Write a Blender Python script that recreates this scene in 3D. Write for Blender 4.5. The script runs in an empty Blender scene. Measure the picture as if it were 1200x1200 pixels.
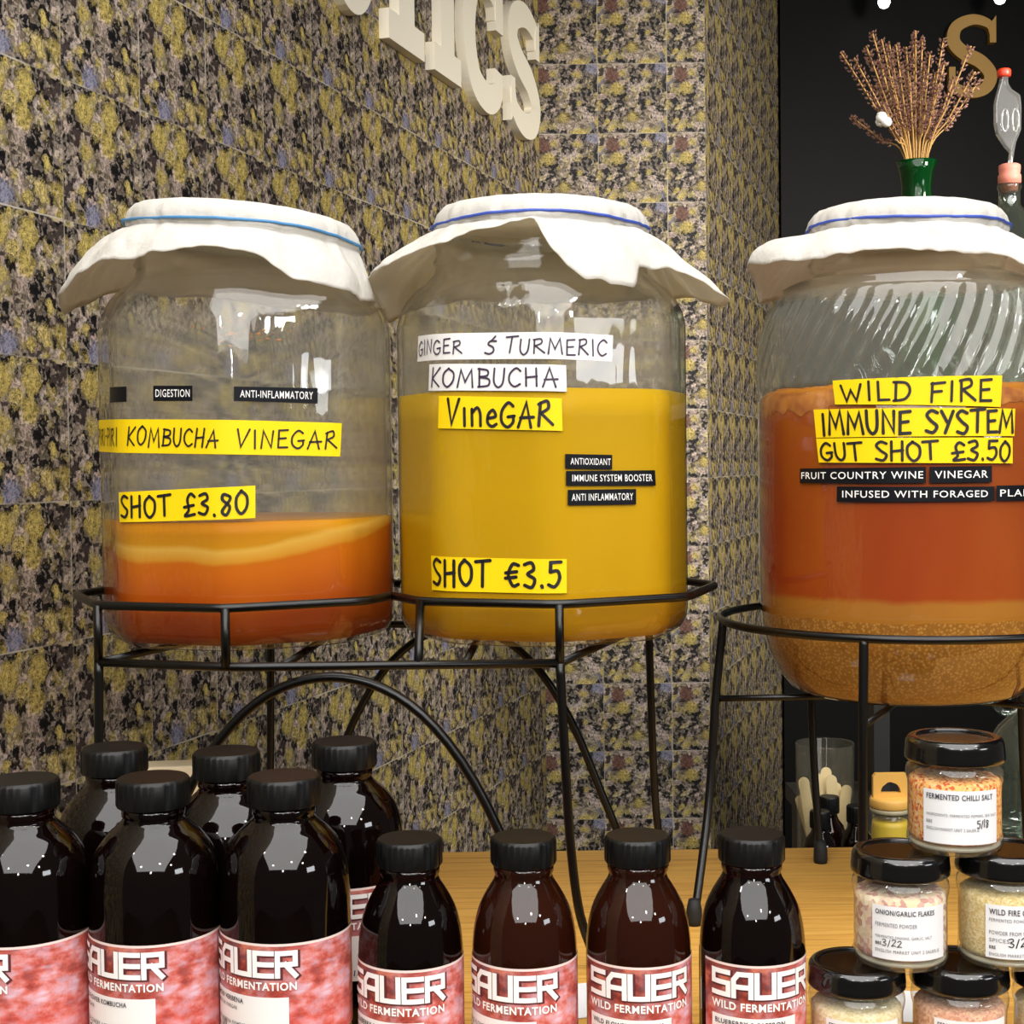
import bpy, bmesh, math, random
from mathutils import Vector, Matrix, noise as mnoise

S = bpy.context.scene
COL = S.collection
R_ = math.radians
sin, cos, pi = math.sin, math.cos, math.pi

# ------------------------------------------------------------------ camera
F = 1700.0                      # focal length in pixels of the 1200 px frame
CZ = 1.263                      # camera height
TT = 0.90                       # table top height
cam_d = bpy.data.cameras.new('camera')
cam_d.sensor_width = 36.0
cam_d.lens = 36.0 * F / 1200.0
cam_d.clip_start = 0.05
cam = bpy.data.objects.new('camera', cam_d)
COL.objects.link(cam)
CAM_R = Matrix.Rotation(R_(90 - 1.85), 4, 'X') @ Matrix.Rotation(R_(-0.7), 4, 'Z')
cam.matrix_world = Matrix.Translation((0, 0, CZ)) @ CAM_R
S.camera = cam

# ------------------------------------------------------------------ world, lights, exposure
w = bpy.data.worlds.new('market_hall')
S.world = w
w.use_nodes = True
w.node_tree.nodes['Background'].inputs[0].default_value = (1.0, 0.95, 0.88, 1)
w.node_tree.nodes['Background'].inputs[1].default_value = 0.08
S.view_settings.view_transform = 'Standard'
S.view_settings.look = 'None'
S.view_settings.gamma = 1.0
S.view_settings.use_curve_mapping = False
S.view_settings.exposure = 0.08


def area_light(name, loc, target, sx, sy, power, col):
    d = bpy.data.lights.new(name, 'AREA')
    d.shape = 'RECTANGLE'; d.size = sx; d.size_y = sy
    d.energy = power; d.color = col
    o = bpy.data.objects.new(name, d); COL.objects.link(o)
    o.location = loc
    o.rotation_euler = (Vector(target) - Vector(loc)).to_track_quat('-Z', 'Y').to_euler()
    return o


def bulb_light(name, loc, power, col, r=0.03):
    d = bpy.data.lights.new(name, 'POINT')
    d.energy = power; d.color = col; d.shadow_soft_size = r
    o = bpy.data.objects.new(name, d); COL.objects.link(o); o.location = loc
    return o


area_light('ceiling_panel_light', (0.10, -0.75, CZ + 1.70), (0.05, 0.1, CZ - 0.6), 3.3, 4.0, 205, (1.0, 0.98, 0.95))
area_light('shop_window_light', (2.65, -0.9, CZ + 0.56), (0.2, 1.3, CZ - 0.1), 0.9, 0.36, 13, (0.93, 0.96, 1.0))
area_light('pillar_fill_light', (1.45, 1.25, CZ + 0.80), (0.66, 3.3, CZ - 0.1), 0.35, 0.35, 15, (1.0, 0.95, 0.86)).data.spread = R_(95)  # fill light added to brighten the pillar, no fixture stands there
for k, (bx_, by_, bz_) in enumerate([(-1.15, -0.1, 1.35), (0.75, -1.25, 1.15), (1.25, 0.1, 1.4), (-0.75, -1.6, 1.0), (0.15, -2.2, 0.75), (1.7, -1.0, 1.0)]):
    bulb_light('spot_bulb_light', (bx_, by_, CZ + bz_), 13.0, (1.0, 0.96, 0.90), 0.075)


# ------------------------------------------------------------------ node helpers
def srgb(r, g, b):
    f = lambda c: (c / 255 / 12.92) if c / 255 <= 0.04045 else ((c / 255 + 0.055) / 1.055) ** 2.4
    return (f(r), f(g), f(b), 1.0)


class NT:
    def __init__(self, name):
        self.m = bpy.data.materials.new(name)
        self.m.use_nodes = True
        self.t = self.m.node_tree
        self.t.nodes.clear()
        self.out = self.t.nodes.new('ShaderNodeOutputMaterial')

    def n(self, typ, ins=None, **kw):
        nd = self.t.nodes.new('ShaderNode' + typ)
        for k, v in kw.items():
            setattr(nd, k, v)
        for k, v in (ins or {}).items():
            self.put(nd.inputs[k], v)
        return nd

    def put(self, sock, v):
        if isinstance(v, bpy.types.NodeSocket):
            self.t.links.new(v, sock)
        elif isinstance(v, bpy.types.Node):
            self.t.links.new(v.outputs[0], sock)
        else:
            sock.default_value = v

    def math(self, op, a, b=0.0):
        nd = self.n('Math', operation=op)
        self.put(nd.inputs[0], a); self.put(nd.inputs[1], b)
        return nd.outputs[0]

    def mix(self, fac, a, b, mode='MIX'):
        nd = self.n('MixRGB', blend_type=mode)
        self.put(nd.inputs[0], fac); self.put(nd.inputs[1], a); self.put(nd.inputs[2], b)
        return nd.outputs[0]

    def ramp(self, fac, stops, interp='LINEAR'):
        nd = self.n('ValToRGB')
        cr = nd.color_ramp
        cr.interpolation = interp
        while len(cr.elements) < len(stops):
            cr.elements.new(0.5)
        for e, (p, c) in zip(cr.elements, stops):
            e.position = p; e.color = c
        self.put(nd.inputs[0], fac)
        return nd.outputs[0]

    def noise(self, vec, scale, detail=3, rough=0.5, out=0):
        nd = self.n('TexNoise', {'Scale': scale, 'Detail': detail, 'Roughness': rough})
        if vec is not None:
            self.put(nd.inputs['Vector'], vec)
        return nd.outputs[out]

    def vor(self, vec, scale, feature='F1', rnd=1.0):
        nd = self.n('TexVoronoi', {'Scale': scale, 'Randomness': rnd}, feature=feature)
        if vec is not None:
            self.put(nd.inputs['Vector'], vec)
        return nd

    def coord(self, which='Object'):
        return self.n('TexCoord').outputs[which]

    def mapping(self, vec, scale=(1, 1, 1), loc=(0, 0, 0)):
        return self.n('Mapping', {'Vector': vec, 'Scale': scale, 'Location': loc}).outputs[0]

    def sep(self, vec):
        return self.n('SeparateXYZ', {0: vec}).outputs

    def comb(self, x, y, z):
        return self.n('CombineXYZ', {0: x, 1: y, 2: z}).outputs[0]

    def bump(self, h, strength=0.3, dist=0.001):
        return self.n('Bump', {'Height': h, 'Strength': strength, 'Distance': dist}).outputs[0]

    def pbr(self, col, rough=0.5, metal=0.0, normal=None, spec=0.5, coat=0.0, **kw):
        nd = self.n('BsdfPrincipled')
        self.put(nd.inputs['Base Color'], col)
        self.put(nd.inputs['Roughness'], rough)
        nd.inputs['Metallic'].default_value = metal
        nd.inputs['Specular IOR Level'].default_value = spec
        nd.inputs['Coat Weight'].default_value = coat
        nd.inputs['Coat Roughness'].default_value = 0.05
        for k, v in kw.items():
            self.put(nd.inputs[k.replace('_', ' ')], v)
        if normal is not None:
            self.put(nd.inputs['Normal'], normal)
        return nd.outputs[0]

    def surf(self, s):
        self.t.links.new(s, self.out.inputs['Surface'])
        return self.m


def simple(name, col, rough=0.5, metal=0.0, spec=0.5, coat=0.0):
    t = NT(name)
    return t.surf(t.pbr(col, rough, metal, spec=spec, coat=coat))


def glass_mat(name, tint, refr=0.35, ior=1.03, rrough=0.12, haze=0.05, hazecol=(0.8, 0.8, 0.75, 1), refl=1.0, streak=0.0, veiled=None, edge=(0.34, 0.35, 0.31, 1)):
    """clear glass; misted = (z0, z1): pale haze painted in for reflections, head space only"""
    t = NT(name)
    normal = None
    if streak > 0:
        v = t.mapping(t.coord('Object'), (1, 1, 0.22))
        normal = t.bump(t.noise(v, 38, 2), streak, 0.004)
    if veiled:
        z = t.sep(t.coord('Object'))[2]
        mk = t.ramp(t.math('DIVIDE', t.math('SUBTRACT', z, veiled[0]), veiled[1] - veiled[0]), [(0.0, (0, 0, 0, 1)), (1.0, (1, 1, 1, 1))])
        mk = t.math('MULTIPLY', mk, t.ramp(z, [(veiled[2] - 0.006, (1, 1, 1, 1)), (veiled[2] + 0.006, (0.10, 0.10, 0.10, 1))]))
        refr = t.math('MULTIPLY', mk, refr)
        haze = t.math('MULTIPLY', t.math('ADD', 0.12, mk), haze)  # whitish veil stands in for reflections off the inner walls
    # the glass is thicker to look through at its edges
    fc = t.n('LayerWeight', {'Blend': 0.5}).outputs['Facing']
    tint = t.mix(t.ramp(fc, [(0.70, (0, 0, 0, 1)), (1.0, (1, 1, 1, 1))]), tint, edge)
    tr = t.n('BsdfTransparent', {'Color': tint}).outputs[0]
    rf = t.n('BsdfRefraction', {'Color': tint, 'Roughness': rrough, 'IOR': ior})
    if normal is not None:
        t.put(rf.inputs['Normal'], normal)
    a = t.n('MixShader', {0: refr, 1: tr, 2: rf.outputs[0]}).outputs[0]
    df = t.n('BsdfDiffuse', {'Color': hazecol}).outputs[0]
    a = t.n('MixShader', {0: haze, 1: a, 2: df}).outputs[0]
    gl = t.n('BsdfGlossy', {'Color': (1, 1, 1, 1), 'Roughness': 0.03})
    if normal is not None:
        t.put(gl.inputs['Normal'], normal)
    bf = t.n('NewGeometry').outputs['Backfacing']          # thin shell: same reflectance from either side
    fr = t.n('Fresnel', {'IOR': t.math('ADD', 1.48, t.math('MULTIPLY', bf, 1 / 1.48 - 1.48))}).outputs[0]
    fr = t.math('MULTIPLY', fr, refl)
    return t.surf(t.n('MixShader', {0: fr, 1: a, 2: gl.outputs[0]}).outputs[0])


# ------------------------------------------------------------------ materials
def tile_material(name, seed):
    """printed floral wall tiles: UV in metres; one print per tile, columns offset by half a tile"""
    t = NT(name)
    T = 0.137
    uv = t.sep(t.coord('UV'))
    u = t.math('DIVIDE', uv[0], T)
    colid = t.math('FLOOR', u)
    odd = t.math('MODULO', t.math('ABSOLUTE', colid), 2.0)
    v = t.math('ADD', t.math('DIVIDE', uv[1], T), t.math('MULTIPLY', odd, 0.0))
    fu = t.math('FRACT', u); fv = t.math('FRACT', v)
    cell = t.comb(fu, fv, seed)
    warp = t.noise(cell, 7.0, 5, 0.7, 1)
    w2 = t.n('VectorMath', operation='SCALE'); t.put(w2.inputs[0], warp); w2.inputs['Scale'].default_value = 0.16
    pos = t.n('VectorMath', operation='ADD'); t.put(pos.inputs[0], cell); t.put(pos.inputs[1], w2.outputs[0])
    P = pos.outputs[0]
    lace = t.noise(P, 34, 4, 0.75)
    lace_hi = t.noise(P, 90, 3, 0.7)
    # small petals and dark gaps
    small = t.vor(P, 11.0)
    rs = t.sep(small.outputs['Color'])[0]
    petals = t.ramp(rs, [(0.0, srgb(20, 18, 20)), (0.22, srgb(168, 150, 132)), (0.36, srgb(84, 70, 64)), (0.46, srgb(26, 25, 30)),
                         (0.56, srgb(206, 180, 164)), (0.66, srgb(136, 120, 96)), (0.74, srgb(186, 168, 96)), (0.86, srgb(18, 17, 19)), (0.94, srgb(190, 172, 164))], 'CONSTANT')
    fine = t.vor(P, 30.0)
    pf = t.ramp(t.sep(fine.outputs['Color'])[1], [(0.0, srgb(20, 18, 20)), (0.34, srgb(176, 160, 140)), (0.56, srgb(60, 50, 48)), (0.76, srgb(222, 202, 180))], 'CONSTANT')
    petals = t.mix(0.38, petals, pf)
    # big mustard and lavender heads with frayed rims
    big = t.vor(P, 3.4)
    rb = t.sep(big.outputs['Color'])
    edge = t.math('ADD', big.outputs['Distance'], t.math('MULTIPLY', t.math('SUBTRACT', lace, 0.5), 0.85))
    inside = t.math('LESS_THAN', edge, 0.37)
    bcol = t.ramp(rb[0], [(0.0, srgb(206, 182, 76)), (0.36, srgb(148, 148, 176)), (0.48, srgb(190, 166, 62)), (0.64, srgb(34, 32, 36)), (0.72, srgb(220, 196, 96)), (0.92, srgb(128, 82, 66))], 'CONSTANT')
    shade = t.ramp(lace_hi, [(0.36, (0.30, 0.28, 0.26, 1)), (0.52, (0.95, 0.94, 0.92, 1)), (0.66, (1.30, 1.28, 1.22, 1))])
    bcol = t.mix(1.0, bcol, shade, 'MULTIPLY')
    col = t.mix(t.math('MULTIPLY', inside, 0.92), petals, bcol)
    # yellow tufts
    med = t.vor(P, 6.3)
    e2 = t.math('ADD', med.outputs['Distance'], t.math('MULTIPLY', t.math('SUBTRACT', lace, 0.5), 0.8))
    on2 = t.math('MULTIPLY', t.math('LESS_THAN', e2, 0.33), t.math('GREATER_THAN', t.sep(med.outputs['Color'])[2], 0.66))
    col = t.mix(t.math('MULTIPLY', on2, 0.9), col, t.mix(1.0, srgb(212, 188, 84), shade, 'MULTIPLY'))
    col = t.mix(0.75, col, t.mix(1.0, col, t.ramp(lace, [(0.41, (0.12, 0.11, 0.11, 1)), (0.51, (0.95, 0.95, 0.95, 1)), (0.64, (1.3, 1.24, 1.22, 1))]), 'MULTIPLY'))
    # joints
    du = t.math('MINIMUM', fu, t.math('SUBTRACT', 1.0, fu))
    dv = t.math('MINIMUM', fv, t.math('SUBTRACT', 1.0, fv))
    brk = t.ramp(t.noise(t.coord('UV'), 9, 2), [(0.42, (0, 0, 0, 1)), (0.62, (1, 1, 1, 1))])
    j = t.math('MULTIPLY', t.math('LESS_THAN', t.math('MINIMUM', du, dv), 0.006), t.math('ADD', 0.16, t.math('MULTIPLY', brk, 0.64)))
    col = t.mix(j, col, srgb(206, 196, 178))
    hsv = t.n('HueSaturation', {'Hue': 0.5, 'Saturation': 0.88, 'Value': 0.92, 'Color': col}).outputs[0]
    return t.surf(t.pbr(hsv, 0.55, spec=0.25))


M = {}
M['tile_a'] = tile_material('floral_tile_long_wall', 3.1)
M['tile_b'] = tile_material('floral_tile_end_wall', 5.3)
M['tile_c'] = tile_material('floral_tile_pillar', 3.1)
M['black_wall'] = simple('black_satin_paint', srgb(13, 13, 13), 0.5, spec=0.10)
M['floor'] = simple('grey_floor', srgb(44, 40, 36), 0.7, spec=0.2)
M['wire'] = simple('black_powder_coat', srgb(5, 5, 5), 0.30, spec=0.4)
M['rubber'] = simple('black_rubber', srgb(14, 14, 14), 0.7)
M['cap'] = None
M['letter'] = simple('cream_painted_wood', srgb(246, 238, 218), 0.55)
M['gold'] = simple('matt_gold_paint', srgb(176, 134, 58), 0.5)
M['band'] = simple('blue_elastic', srgb(70, 130, 178), 0.5)
M['band_dark'] = simple('dark_blue_elastic', srgb(52, 78, 168), 0.5)
M['yellow_tape'] = simple('yellow_sticker', srgb(240, 204, 8), 0.5, spec=0.25)
M['white_tape'] = simple('white_sticker', srgb(232, 230, 228), 0.5)
M['black_tape'] = simple('black_embossing_tape', srgb(12, 14, 20), 0.4, spec=0.2)
M['ink'] = simple('black_marker_ink', srgb(18, 16, 22), 0.5)
M['violet_ink'] = simple('violet_marker_ink', srgb(58, 44, 70), 0.5)
M['white_print'] = simple('white_print', srgb(240, 238, 236), 0.5)
M['grey_print'] = simple('grey_print', srgb(92, 92, 98), 0.6)
M['dark_print'] = simple('dark_print', srgb(60, 58, 66), 0.6)
M['maroon_print'] = simple('maroon_print', srgb(92, 36, 40), 0.6)
M['purple_print'] = simple('purple_print', srgb(84, 30, 78), 0.6)
M['paper'] = simple('white_paper', srgb(226, 226, 228), 0.6)
M['cream_card'] = simple('cream_card', srgb(206, 192, 160), 0.7)
M['jar_lid'] = simple('black_lacquered_lid', srgb(10, 9, 9), 0.16, spec=0.6, coat=0.4)
M['stick'] = simple('birch_stick', srgb(236, 214, 170), 0.6)
M['bamboo'] = simple('bamboo_lid', srgb(224, 172, 84), 0.5)
M['red_plastic'] = simple('red_plastic', srgb(214, 60, 34), 0.4)
M['pink_bung'] = simple('pink_rubber', srgb(204, 122, 104), 0.6)
M['rubber_seal'] = simple('grey_seal', srgb(170, 160, 130), 0.4)
M['shelf'] = simple('dark_shelf', srgb(20, 19, 18), 0.5)
M['counter'] = simple('dark_counter', srgb(26, 25, 24), 0.5)
M['lav_bud'] = simple('dried_lavender_bud', srgb(140, 104, 90), 0.8)
M['straw'] = simple('dried_stalk', srgb(170, 130, 70), 0.7)
M['cotton'] = simple('white_cotton', srgb(240, 238, 232), 0.9)
M['yellow_fill'] = simple('yellow_preserve', srgb(206, 176, 40), 0.4)
M['lamp_metal'] = simple('white_lamp_metal', srgb(200, 200, 200), 0.4)


def _mk():
    t = NT('ridged_black_plastic')
    co = t.coord('Object')
    n = t.noise(co, 220, 3)
    M['cap'] = t.surf(t.pbr(t.ramp(n, [(0.3, srgb(7, 7, 8)), (0.8, srgb(15, 15, 14))]), 0.40, spec=0.32, normal=t.bump(n, 0.12, 0.0004)))
    # emissive bulb
    t = NT('lit_bulb')
    M['bulb'] = t.surf(t.n('Emission', {'Color': (1, 0.98, 0.95, 1), 'Strength': 6.0}).outputs[0])
    # oak table
    t = NT('oak_table_top')
    co = t.coord('Object')
    g = t.noise(t.mapping(co, (2.2, 46, 46)), 3.0, 5, 0.62)
    g2 = t.noise(t.mapping(co, (5, 160, 160)), 2.0, 3, 0.6)
    c = t.ramp(g, [(0.28, srgb(168, 116, 46)), (0.46, srgb(203, 150, 66)), (0.62, srgb(216, 166, 82)), (0.8, srgb(196, 142, 62))])
    c = t.mix(0.30, c, t.ramp(g2, [(0.35, srgb(140, 92, 34)), (0.55, srgb(222, 174, 92))]))
    st = t.sep(co)
    sx = t.math('FRACT', t.math('MULTIPLY', st[1], 7.2))
    seam = t.math('LESS_THAN', sx, 0.012)
    c = t.mix(t.math('MULTIPLY', seam, 0.5), c, srgb(110, 72, 28))
    M['oak'] = t.surf(t.pbr(c, 0.45, spec=0.3, normal=t.bump(g2, 0.1, 0.0006)))
    # muslin paper
    t = NT('white_muslin')
    co = t.coord('Object')
    n1 = t.noise(co, 34, 4, 0.6)
    h = t.math('ADD', n1, t.math('MULTIPLY', t.noise(t.mapping(co, (1, 1, 0.3)), 120, 3), 0.3))
    d = t.n('BsdfDiffuse', {'Color': srgb(226, 225, 221), 'Normal': t.bump(h, 0.55, 0.006)}).outputs[0]
    tl = t.n('BsdfTranslucent', {'Color': srgb(238, 230, 214)}).outputs[0]
    M['muslin'] = t.surf(t.n('MixShader', {0: 0.40, 1: d, 2: tl}).outputs[0])


_mk()

M['jar_glass_low'] = glass_mat('clear_jar_glass_low_fill', (0.96, 0.96, 0.94, 1), 0.32, 1.02, 0.14, 0.055, srgb(206, 202, 188), 1.0, 0.35, (0.094, 0.098, 0.252))
M['jar_glass_high'] = glass_mat('clear_jar_glass_high_fill', (0.96, 0.96, 0.94, 1), 0.32, 1.02, 0.14, 0.055, srgb(206, 202, 188), 1.0, 0.35, (0.189, 0.193, 0.252))
M['jar_glass_round'] = glass_mat('clear_round_jar_glass', (0.96, 0.97, 0.94, 1), 0.55, 1.03, 0.05, 0.10, srgb(206, 208, 192), 1.3, 0.2, (0.243, 0.247, 0.322))
M['small_glass'] = glass_mat('small_jar_glass', (0.98, 0.98, 0.96, 1), 0.0, 1.02, 0.05, 0.04, srgb(226, 222, 206), 1.2)
M['thick_glass'] = glass_mat('thick_glass_base', (0.95, 0.95, 0.92, 1), 0.0, 1.02, 0.05, 0.45, srgb(216, 212, 192), 1.0)  # whitish haze paints in the bright rim of the base
M['cup_glass'] = glass_mat('tumbler_glass', (0.97, 0.97, 0.94, 1), 0.0, 1.05, 0.05, 0.035, srgb(190, 184, 165), 0.6)
M['airlock_plastic'] = glass_mat('clear_airlock_plastic', (0.9, 0.9, 0.9, 1), 0.0, 1.05, 0.05, 0.12, srgb(200, 200, 198), 1.6)
M['dark_glass'] = glass_mat('demijohn_glass', (0.86, 0.9, 0.86, 1), 0.0, 1.05, 0.05, 0.05, srgb(130, 135, 125), 1.6)


def green_glass():
    t = NT('green_vase_glass')
    tr = t.n('BsdfTransparent', {'Color': (0.06, 0.42, 0.10, 1)}).outputs[0]
    b = t.pbr((0.002, 0.045, 0.008, 1), 0.08, spec=0.6)
    return t.surf(t.n('MixShader', {0: 0.55, 1: tr, 2: b}).outputs[0])


M['green_glass'] = green_glass()


def amber(name, dark):
    t = NT(name)
    tr = t.n('BsdfTransparent', {'Color': (0.36, 0.10, 0.025, 1)}).outputs[0]
    b = t.pbr(dark, 0.045, spec=0.55, coat=0.3)
    return t.surf(t.n('MixShader', {0: 0.70, 1: tr, 2: b}).outputs[0])


M['amber'] = amber('amber_bottle_glass', (0.003, 0.0012, 0.0009, 1))
M['amber_backlit'] = amber('amber_bottle_glass_backlit', (0.018, 0.005, 0.002, 1))  # glow of light through the bottle painted in as lighter brown
M['brew_dark'] = simple('dark_brew', (0.006, 0.002, 0.0015, 1), 0.2)
M['brew_backlit'] = simple('brown_brew_backlit', (0.42, 0.12, 0.03, 1), 0.3)  # brown brew, lightened to paint in the transmitted glow


def pink_label():
    t = NT('pink_cloud_label')
    uv = t.coord('UV')
    ob = t.n('ObjectInfo').outputs['Random']
    s = t.sep(uv)
    n1 = t.noise(t.mapping(uv, (6.5, 2.2, 1)), 2.2, 5, 0.62)
    n2 = t.noise(t.mapping(uv, (6.0, 2.0, 1), (4.3, 1.7, 0)), 3.2, 4, 0.6)
    puff = t.vor(t.n('VectorMath', {0: t.mapping(uv, (6.5, 2.0, 1)), 1: t.noise(uv, 9.0, 3, 0.5, 1)}, operation='ADD').outputs[0], 2.6, 'SMOOTH_F1').outputs['Distance']
    c = t.ramp(n1, [(0.36, srgb(120, 36, 36)), (0.44, srgb(196, 82, 70)), (0.50, srgb(216, 128, 120)), (0.56, srgb(218, 168, 180)), (0.64, srgb(214, 192, 212))])
    c = t.mix(0.45, c, t.ramp(puff, [(0.12, srgb(220, 190, 204)), (0.42, srgb(206, 116, 108)), (0.7, srgb(150, 50, 42))]))
    rust = t.ramp(n2, [(0.38, srgb(72, 24, 24)), (0.50, srgb(132, 52, 40)), (0.62, srgb(196, 108, 76))])
    k = t.ramp(s[0], [(0.22, (1, 1, 1, 1)), (0.36, (0, 0, 0, 1))])
    k = t.math('MULTIPLY', k, t.ramp(s[1], [(0.35, (0.2, 0.2, 0.2, 1)), (0.75, (0.85, 0.85, 0.85, 1))]))
    c = t.mix(k, c, rust)
    low = t.ramp(s[1], [(0.10, (0.7, 0.7, 0.7, 1)), (0.5, (0, 0, 0, 1))])
    c = t.mix(t.math('MULTIPLY', low, n2), c, srgb(226, 78, 70))
    edge = t.math('GREATER_THAN', s[1], 0.975)
    c = t.mix(edge, c, srgb(232, 210, 204))
    return t.surf(t.pbr(c, 0.45, spec=0.3))


M['pink_label'] = pink_label()


def layered(name, stops, zlo, zhi, noise_amt=0.02, nscale=14, speck=None, rough=0.35, slump=None):
    """cloudy drink with settled layers; object z in metres above the jar base"""
    t = NT(name)
    co = t.coord('Object')
    s = t.sep(co)
    zz = s[2]
    if slump:                                     # the settled layer lies higher against the sides
        zz = t.math('SUBTRACT', zz, t.math('ADD', t.math('MULTIPLY', t.math('MULTIPLY', s[0], s[0]), slump[0]), t.math('MULTIPLY', s[0], slump[1])))
    z = t.math('DIVIDE', t.math('SUBTRACT', zz, zlo), zhi - zlo)
    z = t.math('ADD', z, t.math('MULTIPLY', t.math('SUBTRACT', t.noise(co, nscale, 3), 0.5), noise_amt * 2))
    c = t.ramp(z, stops)
    big = t.noise(t.mapping(co, (1, 1, 0.35)), 9, 3, 0.5)
    c = t.mix(0.07, c, t.ramp(big, [(0.3, (0.14, 0.04, 0.0, 1)), (0.7, (0.9, 0.5, 0.04, 1))]))
    nrm = None
    if speck:
        zs, amt = speck
        gr = t.vor(co, 400)
        g = t.ramp(gr.outputs['Distance'], [(0.15, srgb(196, 148, 76)), (0.55, srgb(118, 74, 20))])
        below = t.math('LESS_THAN', z, zs)
        c = t.mix(t.math('MULTIPLY', below, amt), c, g)
    return t.surf(t.pbr(c, rough, spec=0.08))


M['brew_orange'] = layered('orange_kombucha_vinegar',
    [(0.0, srgb(112, 28, 0)), (0.22, srgb(136, 40, 0)), (0.36, srgb(160, 62, 0)), (0.60, srgb(184, 88, 2)), (0.67, srgb(184, 92, 2)), (0.70, srgb(194, 132, 34)), (0.78, srgb(204, 158, 66)), (0.82, srgb(186, 126, 12)), (1.0, srgb(180, 110, 8))],
    0.0, 0.095, 0.11, 9, slump=(1.3, 0.06))
M['brew_yellow'] = layered('turmeric_kombucha_vinegar',
    [(0.0, srgb(168, 118, 2)), (0.17, srgb(178, 128, 4)), (0.22, srgb(192, 148, 0)), (0.6, srgb(194, 152, 0)), (1.0, srgb(184, 146, 6))],
    0.0, 0.19, 0.015, 16)
M['brew_red'] = layered('red_cider_vinegar',
    [(0.0, srgb(146, 98, 26)), (0.10, srgb(138, 90, 24)), (0.22, srgb(160, 104, 34)), (0.325, srgb(162, 102, 32)), (0.345, srgb(150, 50, 0)), (0.6, srgb(142, 44, 0)), (0.9, srgb(136, 48, 0)), (0.94, srgb(160, 78, 12)), (1.0, srgb(176, 112, 36))],
    0.0, 0.245, 0.012, 40, (0.27, 0.5))


def flakes(name, cols, scale):
    t = NT(name)
    co = t.coord('Object')
    v = t.vor(co, scale)
    r = t.sep(v.outputs['Color'])[0]
    n = len(cols)
    c = t.ramp(r, [(i / n, srgb(*x)) for i, x in enumerate(cols)], 'CONSTANT')
    return t.surf(t.pbr(c, 0.7, spec=0.2, normal=t.bump(v.outputs['Distance'], 0.25, 0.001)))


M['chilli'] = flakes('chilli_salt', [(238, 178, 104), (226, 140, 76), (242, 200, 146), (206, 92, 48), (240, 188, 112)], 620)
M['onion'] = flakes('onion_flakes', [(230, 204, 184), (196, 148, 138), (240, 226, 200), (212, 172, 160), (234, 210, 176)], 300)
M['beige_powder'] = flakes('beige_spice_powder', [(216, 194, 138), (204, 178, 116), (224, 208, 162)], 800)
M['pale_powder'] = flakes('pale_spice_powder', [(222, 208, 168), (212, 194, 146), (230, 218, 188)], 700)
M['pink_powder'] = flakes('pink_spice_powder', [(210, 158, 134), (196, 138, 116), (222, 180, 150)], 700)


# ------------------------------------------------------------------ mesh helpers
def link(name, me, mat, parent=None, loc=(0, 0, 0), smooth=True):
    if smooth:
        for p in me.polygons:
            p.use_smooth = True
    o = bpy.data.objects.new(name, me)
    COL.objects.link(o)
    if mat is not None:
        for m in (mat if isinstance(mat, (list, tuple)) else [mat]):
            me.materials.append(m)
    o.location = loc
    if parent is not None:
        o.parent = parent
    return o


class MB:
    def __init__(self):
        self.v = []; self.f = []; self.uv = {}; self.mi = []

    def add(self, vs, fs, mi=0):
        b = len(self.v)
        self.v += [tuple(x) for x in vs]
        for f in fs:
            self.f.append([b + i for i in f]); self.mi.append(mi)

    def build(self, name, mat, parent=None, loc=(0, 0, 0), smooth=True, sharp=None, recalc=True):
        me = bpy.data.meshes.new(name)
        me.from_pydata(self.v, [], self.f)
        if any(self.mi):
            me.polygons.foreach_set('material_index', self.mi)
        if recalc:
            bm = bmesh.new(); bm.from_mesh(me)
            bmesh.ops.recalc_face_normals(bm, faces=bm.faces)
            if sharp:
                for e in bm.edges:
                    if len(e.link_faces) == 2 and e.calc_face_angle(0) > R_(sharp):
                        e.smooth = False
            bm.to_mesh(me); bm.free()
        me.update()
        return link(name, me, mat, parent, loc, smooth)


def lathe(prof, seg=48, fn=None):
    """profile [(r,z)...] -> verts, faces; r=0 ends collapse to a point. fn(theta,r,z)->r"""
    vs = []; fs = []; rows = []
    for (r, z) in prof:
        if r <= 1e-6:
            rows.append([len(vs)]); vs.append((0, 0, z))
        else:
            row = []
            for k in range(seg):
                a = 2 * pi * k / seg
                rr = fn(a, r, z) if fn else r
                row.append(len(vs)); vs.append((rr * cos(a), rr * sin(a), z))
            rows.append(row)
    for A, B in zip(rows, rows[1:]):
        if len(A) == 1 and len(B) == 1:
            continue
        for k in range(seg):
            k2 = (k + 1) % seg
            if len(A) == 1:
                fs.append([A[0], B[k2], B[k]])
            elif len(B) == 1:
                fs.append([A[k], A[k2], B[0]])
            else:
                fs.append([A[k], A[k2], B[k2], B[k]])
    return vs, fs


def smooth_pts(pts, n=8, closed=False):
    P = [Vector(p) for p in pts]
    out = []
    m = len(P)
    rng = range(m if closed else m - 1)
    for i in rng:
        p0 = P[(i - 1) % m] if (closed or i > 0) else P[i]
        p1 = P[i]; p2 = P[(i + 1) % m]
        p3 = P[(i + 2) % m] if (closed or i + 2 < m) else P[(i + 1) % m]
        for k in range(n):
            t = k / n
            out.append(0.5 * ((2 * p1) + (p2 - p0) * t + (2 * p0 - 5 * p1 + 4 * p2 - p3) * t * t + (3 * p1 - p0 - 3 * p2 + p3) * t ** 3))
    if not closed:
        out.append(P[-1])
    return out


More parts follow.
